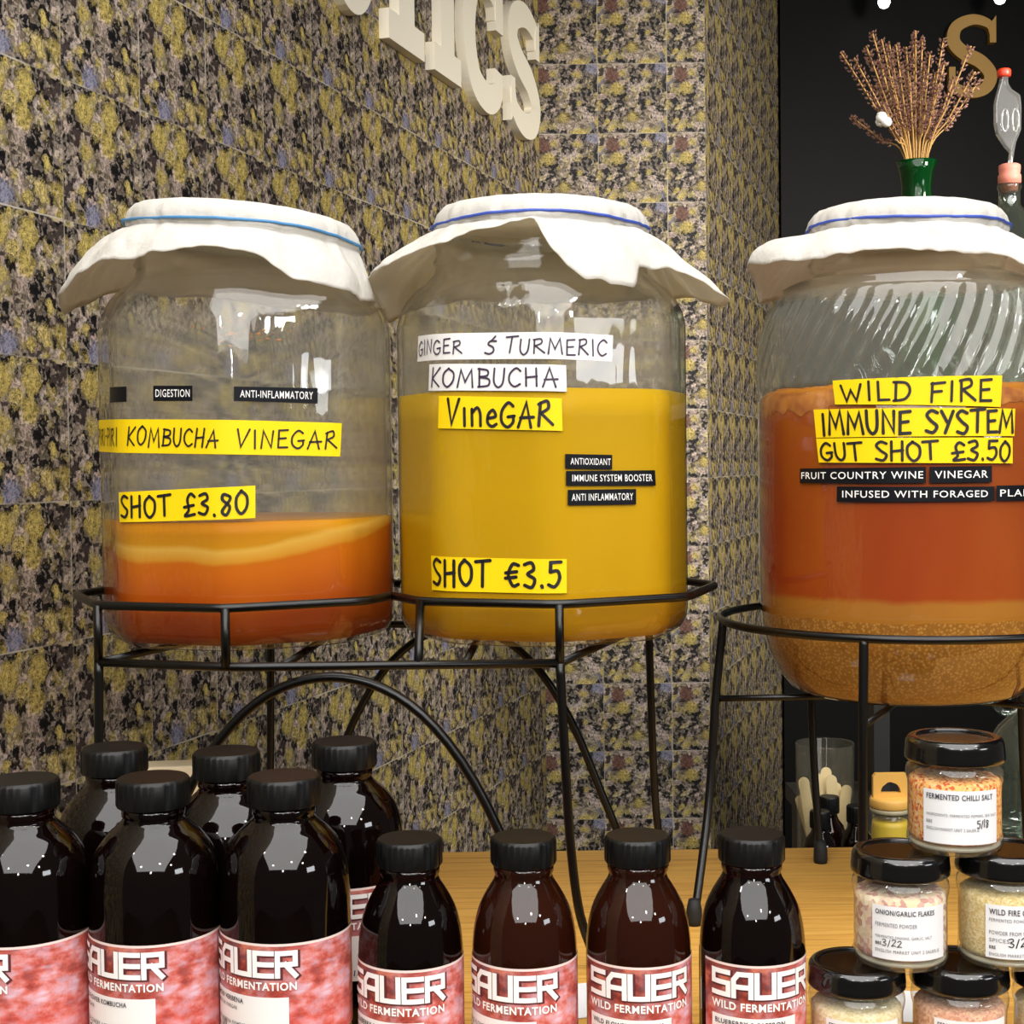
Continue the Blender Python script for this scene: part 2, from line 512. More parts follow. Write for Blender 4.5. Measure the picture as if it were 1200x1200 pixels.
def round_corners(pts, rad, n=4, closed=True):
    P = [Vector(p) for p in pts]; m = len(P); out = []
    for i in range(m):
        if not closed and i in (0, m - 1):
            out.append(P[i]); continue
        a, b, c = P[i - 1], P[i], P[(i + 1) % m]
        da = min(rad, (a - b).length * 0.45); dc = min(rad, (c - b).length * 0.45)
        s = b + (a - b).normalized() * da; e = b + (c - b).normalized() * dc
        for k in range(n + 1):
            t = k / n
            out.append(s * (1 - t) ** 2 + b * 2 * t * (1 - t) + e * t * t)
    return out


def tube(pts, r, seg=10, closed=False, radii=None):
    P = [Vector(p) for p in pts]; n = len(P)
    vs = []; fs = []
    prev = None
    for i in range(n):
        if closed:
            d = (P[(i + 1) % n] - P[i - 1])
        else:
            d = P[min(i + 1, n - 1)] - P[max(i - 1, 0)]
        d.normalize()
        if prev is None:
            ref = Vector((0, 0, 1)) if abs(d.z) < 0.9 else Vector((1, 0, 0))
            x = d.cross(ref).normalized()
        else:
            x = (prev - d * prev.dot(d)).normalized()
        prev = x
        y = d.cross(x)
        rr = radii[i] if radii else r
        for k in range(seg):
            a = 2 * pi * k / seg
            vs.append(P[i] + (x * cos(a) + y * sin(a)) * rr)
    for i in range(n if closed else n - 1):
        j = (i + 1) % n
        for k in range(seg):
            k2 = (k + 1) % seg
            fs.append([i * seg + k, i * seg + k2, j * seg + k2, j * seg + k])
    if not closed:
        fs.append(list(range(seg))[::-1]); fs.append([(n - 1) * seg + k for k in range(seg)])
    return vs, fs


def box(x0, x1, y0, y1, z0, z1):
    v = [(x, y, z) for z in (z0, z1) for y in (y0, y1) for x in (x0, x1)]
    f = [[0, 2, 3, 1], [4, 5, 7, 6], [0, 1, 5, 4], [2, 6, 7, 3], [0, 4, 6, 2], [1, 3, 7, 5]]
    return v, f


def bevel_obj(o, wd, seg=2):
    b = o.modifiers.new('bevel', 'BEVEL'); b.width = wd; b.segments = seg; b.limit_method = 'ANGLE'
    return o


def tag(o, label=None, cat=None, group=None, kind=None):
    if label: o['label'] = label
    if cat: o['category'] = cat
    if group: o['group'] = group
    if kind: o['kind'] = kind
    return o


def thing(name, label, cat, loc=(0, 0, 0), rz=0, group=None):
    o = bpy.data.objects.new(name, None); COL.objects.link(o)
    o.empty_display_size = 0.05
    o.location = loc; o.rotation_euler = (0, 0, rz)
    return tag(o, label, cat, group)


def ray(px, py):
    return (CAM_R.to_3x3() @ Vector(((px - 600) / F, -(py - 600) / F, -1))).normalized()


def at(px, py, Y):
    """world point seen at a photo position, at depth Y"""
    d = ray(px, py)
    return Vector((0, 0, CZ)) + d * (Y / d.y)


# ------------------------------------------------------------------ lettering
_tc = {}


def text_geo(s, off=0.0, space=1.12):
    key = (s, off, space)
    if key in _tc:
        return _tc[key]
    cu = bpy.data.curves.new('txt', 'FONT')
    cu.body = s; cu.size = 1.0; cu.resolution_u = 3; cu.offset = off; cu.space_character = space
    o = bpy.data.objects.new('txt', cu); COL.objects.link(o)
    dg = bpy.context.evaluated_depsgraph_get()
    me = bpy.data.meshes.new_from_object(o.evaluated_get(dg))
    vs = [tuple(v.co) for v in me.vertices]; fs = [list(p.vertices) for p in me.polygons]
    bpy.data.objects.remove(o); bpy.data.curves.remove(cu); bpy.data.meshes.remove(me)
    xs = [v[0] for v in vs]; ys = [v[1] for v in vs]
    x0, x1, y0, y1 = min(xs), max(xs), min(ys), max(ys)
    vs = [(v[0] - x0, v[1] - y0) for v in vs]
    _tc[key] = (vs, fs, x1 - x0, y1 - y0)
    return _tc[key]


# hand lettering: each glyph = width, strokes; '~' = curved stroke
HAND = {
 'A': (.72, ['0,0 .38,1 .62,0', '.1,.38 .74,.42']), 'B': (.6, ['.08,1 .1,0', '~.02,.98 .5,.9 .5,.62 .12,.53 .58,.42 .56,.08 .04,0']),
 'C': (.62, ['~.6,.84 .36,1 .06,.7 .04,.28 .3,0 .6,.14']), 'D': (.66, ['.1,.96 .08,.02', '~0,.96 .5,.9 .66,.5 .46,.1 0,0']),
 'E': (.56, ['.56,.98 .08,.94 .06,.02 .56,.04', '.08,.5 .46,.54']), 'F': (.56, ['.08,.98 .06,0', '.04,.94 .58,1', '.08,.52 .46,.56']),
 'G': (.68, ['~.6,.86 .34,1 .05,.66 .06,.22 .36,0 .62,.2 .62,.44', '.36,.42 .68,.46']), 'H': (.66, ['.08,1 .06,0', '.6,1 .58,0', '.06,.48 .62,.54']),
 'I': (.24, ['.12,1 .12,0']), 'J': (.5, ['~.44,1 .44,.2 .2,0 .04,.2']), 'K': (.62, ['.08,1 .06,0', '.6,1 .08,.44 .62,0']), 'L': (.5, ['.08,1 .06,.04 .5,.06']),
 'M': (.86, ['.04,0 .14,1 .42,.3 .7,1 .84,0']), 'N': (.66, ['.06,0 .08,1 .58,.06 .6,1']), 'O': (.66, ['~.34,1 .06,.74 .06,.26 .32,0 .6,.26 .62,.74 .3,1']),
 'P': (.56, ['.08,1 .08,0', '~.02,.98 .5,.92 .54,.62 .1,.46']), 'R': (.66, ['.06,0 .1,.94', '~.04,.92 .46,.98 .5,.7 .1,.5', '.14,.52 .68,.04']), 'S': (.58, ['~.56,.9 .28,1 .06,.8 .26,.54 .54,.3 .36,.02 .02,.1']),
 'T': (.68, ['.0,.94 .74,1', '.36,.96 .32,0']), 'U': (.62, ['~.06,1 .06,.3 .28,0 .52,.24 .58,1']), 'V': (.62, ['.02,1 .28,0 .62,1']), 'W': (.9, ['.02,.96 .2,0 .44,.66 .64,.02 .9,1']),
 'Y': (.6, ['.02,1 .3,.5', '.6,1 .2,0']), '&': (.6, ['~.62,.74 .3,.74 .2,.56 .46,.42 .5,.2 .3,.06 .04,.12', '.56,1 .34,.74']), '-': (.34, ['.04,.48 .3,.5']), '.': (.2, ['.1,.06 .12,0']), '/': (.36, ['.02,-.06 .36,1']),
 '£': (.66, ['~.62,.86 .38,1 .2,.76 .3,.3 .1,.04 .66,.1', '.02,.42 .58,.5']), '€': (.7, ['~.66,.9 .36,.94 .14,.5 .34,.06 .62,.12', '.0,.58 .56,.64', '-.02,.36 .52,.42']),
 '0': (.6, ['~.32,1 .06,.7 .06,.24 .3,0 .56,.3 .56,.74 .28,1']), '1': (.24, ['.12,1 .12,0']), '2': (.56, ['~.06,.8 .3,1 .5,.74 .04,.02 .3,.08 .56,.02']), '3': (.56, ['~.06,.92 .4,1 .5,.74 .2,.54 .52,.34 .36,.02 .02,.1']),
 '4': (.56, ['.36,1 .04,.36 .56,.4', '.42,.6 .4,0']), '5': (.58, ['.58,.98 .12,.96 .1,.58', '~.1,.58 .44,.62 .52,.3 .3,0 .02,.08']), '7': (.56, ['.02,.96 .56,1 .2,0']), '8': (.56, ['~.5,.9 .2,1 .14,.74 .48,.4 .3,.0 .1,.2 .5,.72 .5,.9']),
 'n': (.6, ['.06,.66 .08,0', '~.08,.5 .32,.72 .48,.5 .5,0']), 'e': (.52, ['~.08,.34 .46,.42 .32,.68 .1,.5 .08,.16 .3,0 .52,.1']), 'i': (.22, ['.1,.7 .1,0']), 'r': (.7, ['.06,0 .14,.9', '~.06,.84 .44,.98 .5,.7 .16,.5', '.16,.5 .7,.06']),
 ' ': (.42, []),
}
# square sign lettering for the bottle logo
BLOCK = {'S': (1, ['1,1 0,1 0,.52 1,.52 1,0 0,0']), 'A': (1, ['0,0 0,.72 .28,1 1,1 1,0', '0,.42 1,.42']), 'U': (1, ['0,1 0,0 1,0 1,1']),
         'E': (1, ['1,1 0,1 0,0 1,0', '0,.5 1,.5']), 'R': (1, ['0,0 0,1 1,1 1,.5 .2,.5', '.45,.5 1,0'])}


def stroke_paths(s, font, gap, jit=0.0, seed=1):
    rnd = random.Random(seed); x = 0.0; out = []
    for ch in s:
        wd, st = font.get(ch, font.get(' ', (.4, [])))
        dy = rnd.uniform(-jit, jit); sk = rnd.uniform(-jit, jit); sc = 1 + rnd.uniform(-jit, jit)
        for p in st:
            sm = p[0] == '~'
            pts = [tuple(float(c) for c in q.split(',')) for q in p.lstrip('~').split()]
            pts = [(x + px_ + sk * (py_ - .5), py_ * sc + dy) for px_, py_ in pts]
            if sm:
                pts = [(v.x, v.y) for v in smooth_pts([(a, b, 0) for a, b in pts], 5)]
            out.append(pts)
        x += wd + gap
    return out, x - gap


def ribbon(pts, wd, square=False):
    """flat ribbon of quads along a 2D polyline, mitred; round-ish ends"""
    P = [Vector((a, b)) for a, b in pts]
    n = len(P); L = []; Rr = []
    if square:
        P[0] = P[0] - (P[1] - P[0]).normalized() * wd / 2
        P[-1] = P[-1] + (P[-1] - P[-2]).normalized() * wd / 2
    for i in range(n):
        d1 = (P[i] - P[i - 1]).normalized() if i > 0 else (P[1] - P[0]).normalized()
        d2 = (P[i + 1] - P[i]).normalized() if i < n - 1 else d1
        n1 = Vector((-d1.y, d1.x)); n2 = Vector((-d2.y, d2.x))
        m = n1 + n2
        m = m.normalized() if m.length > 0.2 else n1
        k = 1 / max(0.45, m.dot(n1))
        L.append(P[i] + m * wd / 2 * k); Rr.append(P[i] - m * wd / 2 * k)
    vs = []; fs = []
    for a, b in zip(L, Rr):
        vs += [(a.x, a.y), (b.x, b.y)]
    for i in range(n - 1):
        fs.append([2 * i, 2 * i + 1, 2 * i + 3, 2 * i + 2])
    if not square:      # round pen ends
        for e, q in ((0, P[0]), (n - 1, P[-1])):
            b = len(vs)
            ring = [(q.x + wd / 2 * cos(2 * pi * k / 8), q.y + wd / 2 * sin(2 * pi * k / 8)) for k in range(8)]
            vs += ring; fs.append([b + k for k in range(8)])
    return vs, fs


# ------------------------------------------------------------------ curved surfaces that carry labels
class Perim:
    """closed outline (local xy, counter-clockwise seen from above); u = arc length from the front (-y) point"""
    def __init__(self, pts):
        P = [Vector((p[0], p[1])) for p in pts]
        i0 = min(range(len(P)), key=lambda i: P[i].y + abs(P[i].x) * 0.01)
        P = P[i0:] + P[:i0]
        self.P = P; self.s = [0.0]
        for a, b in zip(P, P[1:] + P[:1]):
            self.s.append(self.s[-1] + (b - a).length)
        self.L = self.s[-1]

    def at(self, u, off=0.0):
        u = u % self.L
        lo, hi = 0, len(self.P)
        while hi - lo > 1:
            mid = (lo + hi) // 2
            if self.s[mid] <= u: lo = mid
            else: hi = mid
        a = self.P[lo]; b = self.P[(lo + 1) % len(self.P)]
        d = (b - a); t = (u - self.s[lo]) / max(1e-9, d.length)
        p = a + d * t
        n = Vector((d.y, -d.x)).normalized()
        return p + n * off

    def hit(self, px, py, c):
        d = ray(px, py); best = None
        o = Vector((-c[0], -c[1])); dd = Vector((d.x, d.y))
        for i, a in enumerate(self.P):
            b = self.P[(i + 1) % len(self.P)]
            e = b - a
            den = dd.x * e.y - dd.y * e.x
            if abs(den) < 1e-9: continue
            q = a - o
            t = (q.x * e.y - q.y * e.x) / den
            k = (q.x * dd.y - q.y * dd.x) / den
            if t > 0 and 0 <= k <= 1 and (best is None or t < best[0]):
                best = (t, self.s[i] + k * e.length)
        if best is None:
            return None
        u = best[1]
        if u > self.L / 2: u -= self.L
        return u, CZ + d.z * best[0]


class Patch:
    """label quad on an outline: four corners (u,z): TL,TR,BR,BL"""
    def __init__(self, per, q, rfn=None):
        self.per = per; self.q = q; self.rfn = rfn
        self.w = ((q[1][0] - q[0][0]) + (q[2][0] - q[3][0])) / 2
        self.h = ((q[0][1] - q[3][1]) + (q[1][1] - q[2][1])) / 2

    def uz(self, s, t):
        (tl, tr, br, bl) = self.q
        a = (tl[0] + (tr[0] - tl[0]) * s, tl[1] + (tr[1] - tl[1]) * s)
        b = (bl[0] + (br[0] - bl[0]) * s, bl[1] + (br[1] - bl[1]) * s)
        return (b[0] + (a[0] - b[0]) * t, b[1] + (a[1] - b[1]) * t)

    def p3(self, s, t, off):
        u, z = self.uz(s, t)
        p = self.per.at(u, off)
        return (p.x, p.y, z)

    def sheet(self, name, mat, parent, off=0.0004, nu=None, rag=0.0, seed=0):
        nu = nu or max(4, int(abs(self.w) / 0.003)); nv = 4
        me = bpy.data.meshes.new(name)
        rnd = random.Random(seed)
        vs = []; uvs = []
        for j in range(nv + 1):
            for i in range(nu + 1):
                s = i / nu; t = j / nv
                if rag and i in (0, nu): s += rnd.uniform(-rag, rag)
                vs.append(self.p3(s, t, off)); uvs.append((i / nu, j / nv))
        fs = [[j * (nu + 1) + i, j * (nu + 1) + i + 1, (j + 1) * (nu + 1) + i + 1, (j + 1) * (nu + 1) + i] for j in range(nv) for i in range(nu)]
        me.from_pydata(vs, [], fs)
        ul = me.uv_layers.new(name='UVMap')
        for lp in me.loops:
            ul.data[lp.index].uv = uvs[lp.vertex_index]
        return link(name, me, mat, parent)

    def draw(self, mb, geo, box_, off=0.0009, mi=0, keep=False, align=0):
        """geo: (verts2d, faces, w, h) fitted to box_ (s0,t0,s1,t1); keep = keep aspect by height"""
        vs, fs, w0, h0 = geo
        s0, t0, s1, t1 = box_
        if keep:
            sw = (t1 - t0) * self.h / h0 * w0 / self.w
            if align == 0:
                s1 = s0 + sw
            else:
                m = (s0 + s1) / 2; s0, s1 = m - sw / 2, m + sw / 2
        bm = bmesh.new()
        bv = [bm.verts.new((s0 + (x / w0) * (s1 - s0), t0 + (y / h0) * (t1 - t0), 0)) for x, y in vs]
        for f in fs:
            try: bm.faces.new([bv[i] for i in f])
            except ValueError: pass
        step = 0.004 / abs(self.w)
        k = math.ceil(s0 / step)
        while k * step < s1:
            g = bm.verts[:] + bm.edges[:] + bm.faces[:]
            bmesh.ops.bisect_plane(bm, geom=g, plane_co=(k * step, 0, 0), plane_no=(1, 0, 0))
            k += 1
        bm.verts.index_update()
        mb.add([self.p3(v.co.x, v.co.y, off) for v in bm.verts], [[v.index for v in f.verts] for f in bm.faces], mi)
        bm.free()

    def print_(self, mb, s, box_, off=0.0009, bold=0.0, keep=False, align=0, mi=0):
        self.draw(mb, text_geo(s, bold), box_, off, mi, keep, align)

    def hand(self, mb, s, box_, pen=0.13, jit=0.06, seed=1, off=0.0009, gap=0.2, mi=0):
        paths, w0 = stroke_paths(s, HAND, gap, jit, seed)
        s0, t0, s1, t1 = box_
        # pen width stays even: work in metres
        kx = (s1 - s0) * self.w / w0; ky = (t1 - t0) * self.h
        for p in paths:
            q = [(a * kx, b * ky) for a, b in p]
            vs, fs = ribbon(q, pen * ky)
            vs = [(s0 + x / self.w, t0 + y / self.h) for x, y in vs]
            mb.add([self.p3(x, y, off) for x, y in vs], fs, mi)

    def block(self, mb, s, box_, pen=0.22, off=0.0009, mi=0, gap=0.34):
        paths, w0 = stroke_paths(s, BLOCK, gap)
        s0, t0, s1, t1 = box_
        kx = (s1 - s0) * self.w / w0; ky = (t1 - t0) * self.h
        for p in paths:
            # subdivide long strokes so that they follow the curve
            q = [(p[0][0] * kx, p[0][1] * ky)]
            for a, b in zip(p, p[1:]):
                n = 4
                for i in range(1, n + 1):
                    q.append(((a[0] + (b[0] - a[0]) * i / n) * kx, (a[1] + (b[1] - a[1]) * i / n) * ky))
            vs, fs = ribbon(q, pen * ky, True)
            mb.add([self.p3(s0 + x / self.w, t0 + y / self.h, off) for x, y in vs], fs, mi)


def circle_perim(r, n=160):
    return Perim([(r * cos(2 * pi * k / n), r * sin(2 * pi * k / n)) for k in range(n)])


# ================================================================== the setting
YC = 2.9
DX = 0.335                                     # the long tiled wall runs away along (DX, 1)
XC = 0.063                                     # inner corner
XP = 0.393                                     # outer corner of the tiled recess


def wall_quad(name, a, b, z0, z1, mat, u0=0.0, thick=0.06, side=1):
    """upright slab from a to b (plan points), front face on the room side, UV in metres"""
    a = Vector(a); b = Vector(b); d = (b - a); L = d.length; d.normalize()
    n = Vector((d.y, -d.x)) * side              # towards the room
    me = bpy.data.meshes.new(name)
    q = [(a, z0), (b, z0), (b, z1), (a, z1)]
    vs = [(p.x, p.y, z) for p, z in q] + [(p.x - n.x * thick, p.y - n.y * thick, z) for p, z in q]
    fs = [[0, 1, 2, 3], [7, 6, 5, 4], [0, 4, 5, 1], [1, 5, 6, 2], [2, 6, 7, 3], [3, 7, 4, 0]]
    me.from_pydata(vs, [], fs)
    ul = me.uv_layers.new(name='UVMap')
    uu = {0: 0, 3: 0, 4: 0, 7: 0, 1: L, 2: L, 5: L, 6: L}
    for lp in me.loops:
        ul.data[lp.index].uv = (u0 + uu[lp.vertex_index], vs[lp.vertex_index][2])
    o = link(name, me, mat, smooth=False)
    tag(o, kind='structure')
    return o


wall_quad('wall_left', (XC - DX * 2.75, 0.15), (XC, YC), 0, 3.0, M['tile_a'], 0.03)
wall_quad('wall_front', (XC, YC), (XP, YC), 0, 3.0, M['tile_b'], 0.02)
wall_quad('wall_pillar', (XP, YC), (XP + DX * 1.1, YC + 1.1), 0, 3.0, M['tile_c'], 0.05, side=1)
WB = 3.85                                      # black wall behind the pillar
v, f = box(0.187 * WB, 3.6, WB, WB + 0.08, 0, 3.0)
mb = MB(); mb.add(v, f)
tag(mb.build('wall_back', M['black_wall'], smooth=False), kind='structure')
v, f = box(-2.5, 2.5, -2.5, 4.2, -0.05, 0)
mb = MB(); mb.add(v, f)
tag(mb.build('floor', M['floor'], smooth=False), kind='structure')

mb = MB(); mb.add(*box(-1.2, 3.4, 1.28, 3.95, CZ + 1.26, CZ + 1.36))
mb.add(*box(-0.42, 0.40, 1.75, 2.96, CZ + 0.98, CZ + 1.262))
tag(mb.build('shading_bulkhead', M['black_wall'], smooth=False), kind='structure')  # unseen slabs added overhead to shade the upper walls

# ------------------------------------------------------------------ tables and shelf
t = thing('market_table', 'oak topped counter table under the bottles, jars and wire stands', 'table', (0.25, 0.9, 0))
mb = MB(); mb.add(*box(-0.64, 0.95, -0.125, 0.456, TT - 0.036, TT))
bevel_obj(mb.build('table_top', M['oak'], t, smooth=False), 0.003)
mb = MB(); mb.add(*box(-0.60, 0.91, -0.105, 0.42, 0.0, TT - 0.0365))
mb.build('table_cabinet', M['counter'], t, smooth=False)

t = thing('back_counter', 'dark low counter behind the oak table holding the tumbler of sticks', 'counter', (1.05, 1.93, 0))
mb = MB(); mb.add(*box(-0.62, 0.8, -0.36, 0.365, CZ - 0.535, CZ - 0.51))
mb.build('counter_top', M['counter'], t, smooth=False)
mb = MB(); mb.add(*box(-0.61, 0.79, -0.34, 0.365, 0.0, CZ - 0.5355))
mb.build('counter_body', M['counter'], t, smooth=False)

SHZ = CZ + 0.085
rk = thing('shelf_rack', 'dark shelf rack on the back counter, behind the round jar, carrying the green vase', 'shelf', (1.0, 2.1, CZ - 0.51))
mb = MB(); mb.add(*box(-0.50, 0.5, -0.15, 0.15, SHZ - 0.022 - CZ + 0.51, SHZ - CZ + 0.51))
mb.build('shelf_board', M['shelf'], rk, smooth=False)
for ux in (-0.44, 0.44):
    mb = MB(); mb.add(*box(ux - 0.012, ux + 0.012, 0.10, 0.14, 0.0, SHZ - 0.0221 - CZ + 0.51))
    mb.build('upright', M['shelf'], rk, smooth=False)


# ------------------------------------------------------------------ jars
def octagon(Rv, rot, rad, n=5):
    pts = [(Rv * cos(R_(rot + 45 * k)), Rv * sin(R_(rot + 45 * k)), 0) for k in range(8)]
    return [(p.x, p.y) for p in round_corners(pts, rad, n)]


def loft(rows, cap_bottom=True, cap_top=False):
    vs = []; fs = []
    n = len(rows[0])
    for r in rows:
        vs += r
    for j in range(len(rows) - 1):
        for i in range(n):
            i2 = (i + 1) % n
            fs.append([j * n + i, j * n + i2, (j + 1) * n + i2, (j + 1) * n + i])
    if cap_bottom: fs.append(list(range(n))[::-1])
    if cap_top: fs.append([(len(rows) - 1) * n + i for i in range(n)])
    return vs, fs


OR_, ORAD, OROT = 0.1200, 0.020, -87.0
OCT = octagon(OR_, OROT, ORAD)


def oct_rows(spec, shrink=0.0):
    """spec: (z, scale of octagon, blend to circle, circle radius)"""
    rows = []
    for z, sc, bl, cr in spec:
        row = []
        for (x, y) in OCT:
            a = math.atan2(y, x); l = math.hypot(x, y) * sc - shrink
            r = l * (1 - bl) + cr * bl
            row.append((r * cos(a), r * sin(a), z))
        rows.append(row)
    return rows


H_NECK = 0.328


def octagonal_jar(name, label, cx, cy, zb, fill, brew, brew_name, glass):
    t = thing(name, label, 'jar', (cx, cy, zb))
    spec = [(0.006, 0.80, 0, .1), (0.000, 0.84, 0, .1), (0.000, 0.90, 0, .1), (0.004, 0.955, 0, .1), (0.012, 0.992, 0, .1), (0.02, 1.0, 0, .1),
            (0.10, 1.0, 0, .1), (0.18, 1.0, 0, .1), (0.245, 1.0, 0, .1), (0.256, 0.985, .06, .1), (0.265, 0.95, .25, .104), (0.273, 0.9, .6, .1), (0.279, .9, 1, .093),
            (0.286, .9, 1, .086), (0.292, .9, 1, .084), (0.296, .9, 1, .0865), (0.301, .9, 1, .084), (0.308, .9, 1, .084), (0.311, .9, 1, .086), (0.316, .9, 1, .084), (0.324, .9, 1, .084), (0.328, .9, 1, .083), (0.328, .9, 1, .079)]
    mb = MB(); mb.add(*loft(oct_rows(spec), True))
    inner = [(fill + .001, 1.0, 0, .1), (fill + .05, 1.0, 0, .1), (0.244, 1.0, 0, .1), (0.254, 0.985, .06, .1), (0.262, 0.95, .25, .104), (0.269, 0.9, .6, .1), (0.275, .9, 1, .092), (0.284, .9, 1, .0845), (0.326, .9, 1, .083)]
    inner = [q for i, q in enumerate(inner) if i == 0 or q[0] > inner[i - 1][0]]
    mb.add(*loft(oct_rows(inner, .0042), False))
    mb.build('glass_body', glass, t)
    s2 = [(0.0066, 0.78, 0, .1), (0.003, 0.86, 0, .1), (0.0045, 0.945, 0, .1), (0.0125, 0.988, 0, .1), (0.022, 0.998, 0, .1)]
    for k in range(1, 9):
        s2.append((0.022 + (fill - 0.022) * k / 8, 1.0, 0, .1))
    s2.append((fill + 0.0005, 0.97, 0, .1))
    mb = MB(); mb.add(*loft(oct_rows(s2, 0.0010), True, True))
    mb.build(brew_name, brew, t)
    return t


JY = 1.17
ZJ = CZ - 0.1345
J1 = (-0.2125, JY); J2 = (0.0255, JY)
jar1 = octagonal_jar('octagonal_jar', 'octagonal glass jar a quarter full of orange kombucha vinegar, SHOT £3.80', J1[0], J1[1], ZJ, 0.095, M['brew_orange'], 'orange_liquid', M['jar_glass_low'])
jar2 = octagonal_jar('octagonal_jar', 'octagonal glass jar of bright yellow ginger and turmeric kombucha vinegar', J2[0], J2[1], ZJ, 0.190, M['brew_yellow'], 'yellow_liquid', M['jar_glass_high'])

# bits of dried pulp stuck inside the first jar
rnd = random.Random(4)
mb = MB()
for k in range(46):
    a = R_(rnd.gauss(-80, 8)); rr = 0.1085
    p = (rr * cos(a), rr * sin(a), 0.232 + rnd.gauss(0, 0.004))
    vs, fs = lathe([(0, -.0006), (.0010, 0), (0, .0006)], 5)
    k2 = rnd.uniform(.5, 1.5)
    mb.add([(p[0] + x * k2 * 1.6, p[1] + y * .4, p[2] + z * k2) for x, y, z in vs], fs)
tag(mb.build('dried_pulp', simple('orange_pulp', srgb(178, 112, 50), 0.7), jar1), kind='stuff')

PER_O = Perim(OCT)

# round fluted jar
J3 = (0.3214, 1.18)
ZJ3 = CZ - 0.187


def flute(a, r, z):
    k = 0.0
    if 0.243 < z < 0.318:
        e = min((z - 0.243) / 0.008, (0.318 - z) / 0.012, 1.0)
        k = 0.0023 * e * sin(46 * a - z * 46 / 0.12 * 0.52)
    return r + k


jar3 = thing('round_jar', 'round glass jar with twisted fluted shoulder, full of red cider vinegar', 'jar', (J3[0], J3[1], ZJ3))
prof = [(0, .012), (.05, .008), (.078, .001), (.086, 0), (.094, .004), (.104, .016), (.112, .033), (.1165, .052), (.1185, .075), (.119, .12), (.119, .18), (.119, .236), (.1165, .240), (.119, .244)]
for k in range(1, 15):
    z = .244 + k * .0052
    prof.append((.119 - .0135 * (k / 14) ** 2.4, z))
prof += [(.103, .3195), (.0985, .3225), (.0995, .326), (.090, .331), (.080, .3345), (.0765, .338), (.0765, .343), (.0785, .346), (.0765, .349), (.0755, .356), (.0775, .360), (.0755, .364), (.075, .380), (.073, .384), (.069, .384)]
mb = MB(); mb.add(*lathe(prof, 276, flute))
mb.build('glass_body', M['jar_glass_round'], jar3)
prof = [(0, .013), (.05, .009), (.078, .0025), (.086, .002), (.093, .0055), (.103, .0165), (.111, .0335), (.1153, .0525), (.1173, .075), (.1178, .12), (.1178, .18), (.1178, .235), (.1155, .2405), (.112, .243), (0, .243)]
mb = MB(); mb.add(*lathe(prof, 96))
mb.build('red_liquid', M['brew_red'], jar3)
# foam of fruit pulp at the surface
rnd = random.Random(9)


def foamr(a, r, z):
    return r
vs = []; fs = []
n = 140
rows = []
lo = [0.232 - abs(rnd.gauss(0, 0.004)) - 0.004 * abs(sin(3 * k / n * pi * 2)) for k in range(n)]
for j, (rr, zz) in enumerate([(.1182, None), (.1183, .236), (.1160, .2400), (.108, .2445), (.09, .2450)]):
    for k in range(n):
        a = 2 * pi * k / n
        z = lo[k] if zz is None else zz + rnd.uniform(-.0008, .0008)
        vs.append((rr * cos(a), rr * sin(a), z))
for j in range(4):
    for k in range(n):
        fs.append([j * n + k, j * n + (k + 1) % n, (j + 1) * n + (k + 1) % n, (j + 1) * n + k])
mb = MB(); mb.add(vs, fs)
tt_ = NT('floating_pulp')
co = tt_.coord('Object')
mb.build('floating_pulp', tt_.surf(tt_.pbr(tt_.ramp(tt_.noise(co, 90, 4), [(0.3, srgb(146, 74, 10)), (0.6, srgb(182, 114, 36)), (0.8, srgb(202, 150, 76))]), 0.6)), jar3)
PER_C = circle_perim(0.1195, 200)


# ---- stickers on the jars, (TL, TR, BR, BL) read from the photo
def sticker(per, c, zb, parent, quad, mat, name, rag=0.0):
    q = []
    for (x, y) in quad:
        h = per.hit(x, y, c)
        q.append((h[0], h[1] - zb))
    p = Patch(per, q)
    o = p.sheet(name, mat, parent, 0.0006, rag=rag)
    return p, o


def yellow(per, c, zb, parent, quad, s, box_, pen=.13, seed=1, mat='yellow_tape', ink='ink', gap=.2, name='yellow_label', jit=.06):
    p, o = sticker(per, c, zb, parent, quad, M[mat], name)
    mb = MB(); p.hand(mb, s, box_, pen, jit, seed, 0.0011, gap)
    mb.build('lettering', M[ink], o, smooth=False, recalc=False)


def blacktape(per, c, zb, parent, quad, s, box_=(.07, .26, .94, .76)):
    p, o = sticker(per, c, zb, parent, quad, M['black_tape'], 'embossed_tape')
    if s:
        mb = MB(); p.print_(mb, s, box_, 0.0011, 0.004)
        mb.build('lettering', M['white_print'], o, smooth=False, recalc=False)


a1 = (PER_O, J1, ZJ, jar1)
blacktape(*a1, [(130, 454), (149, 453), (149, 471), (130, 472)], None)
blacktape(*a1, [(180, 452), (226, 452), (226, 470), (180, 470)], 'DIGESTION')
blacktape(*a1, [(274, 453), (372, 455), (372, 473), (274, 470)], 'ANTI-INFLAMMATORY')
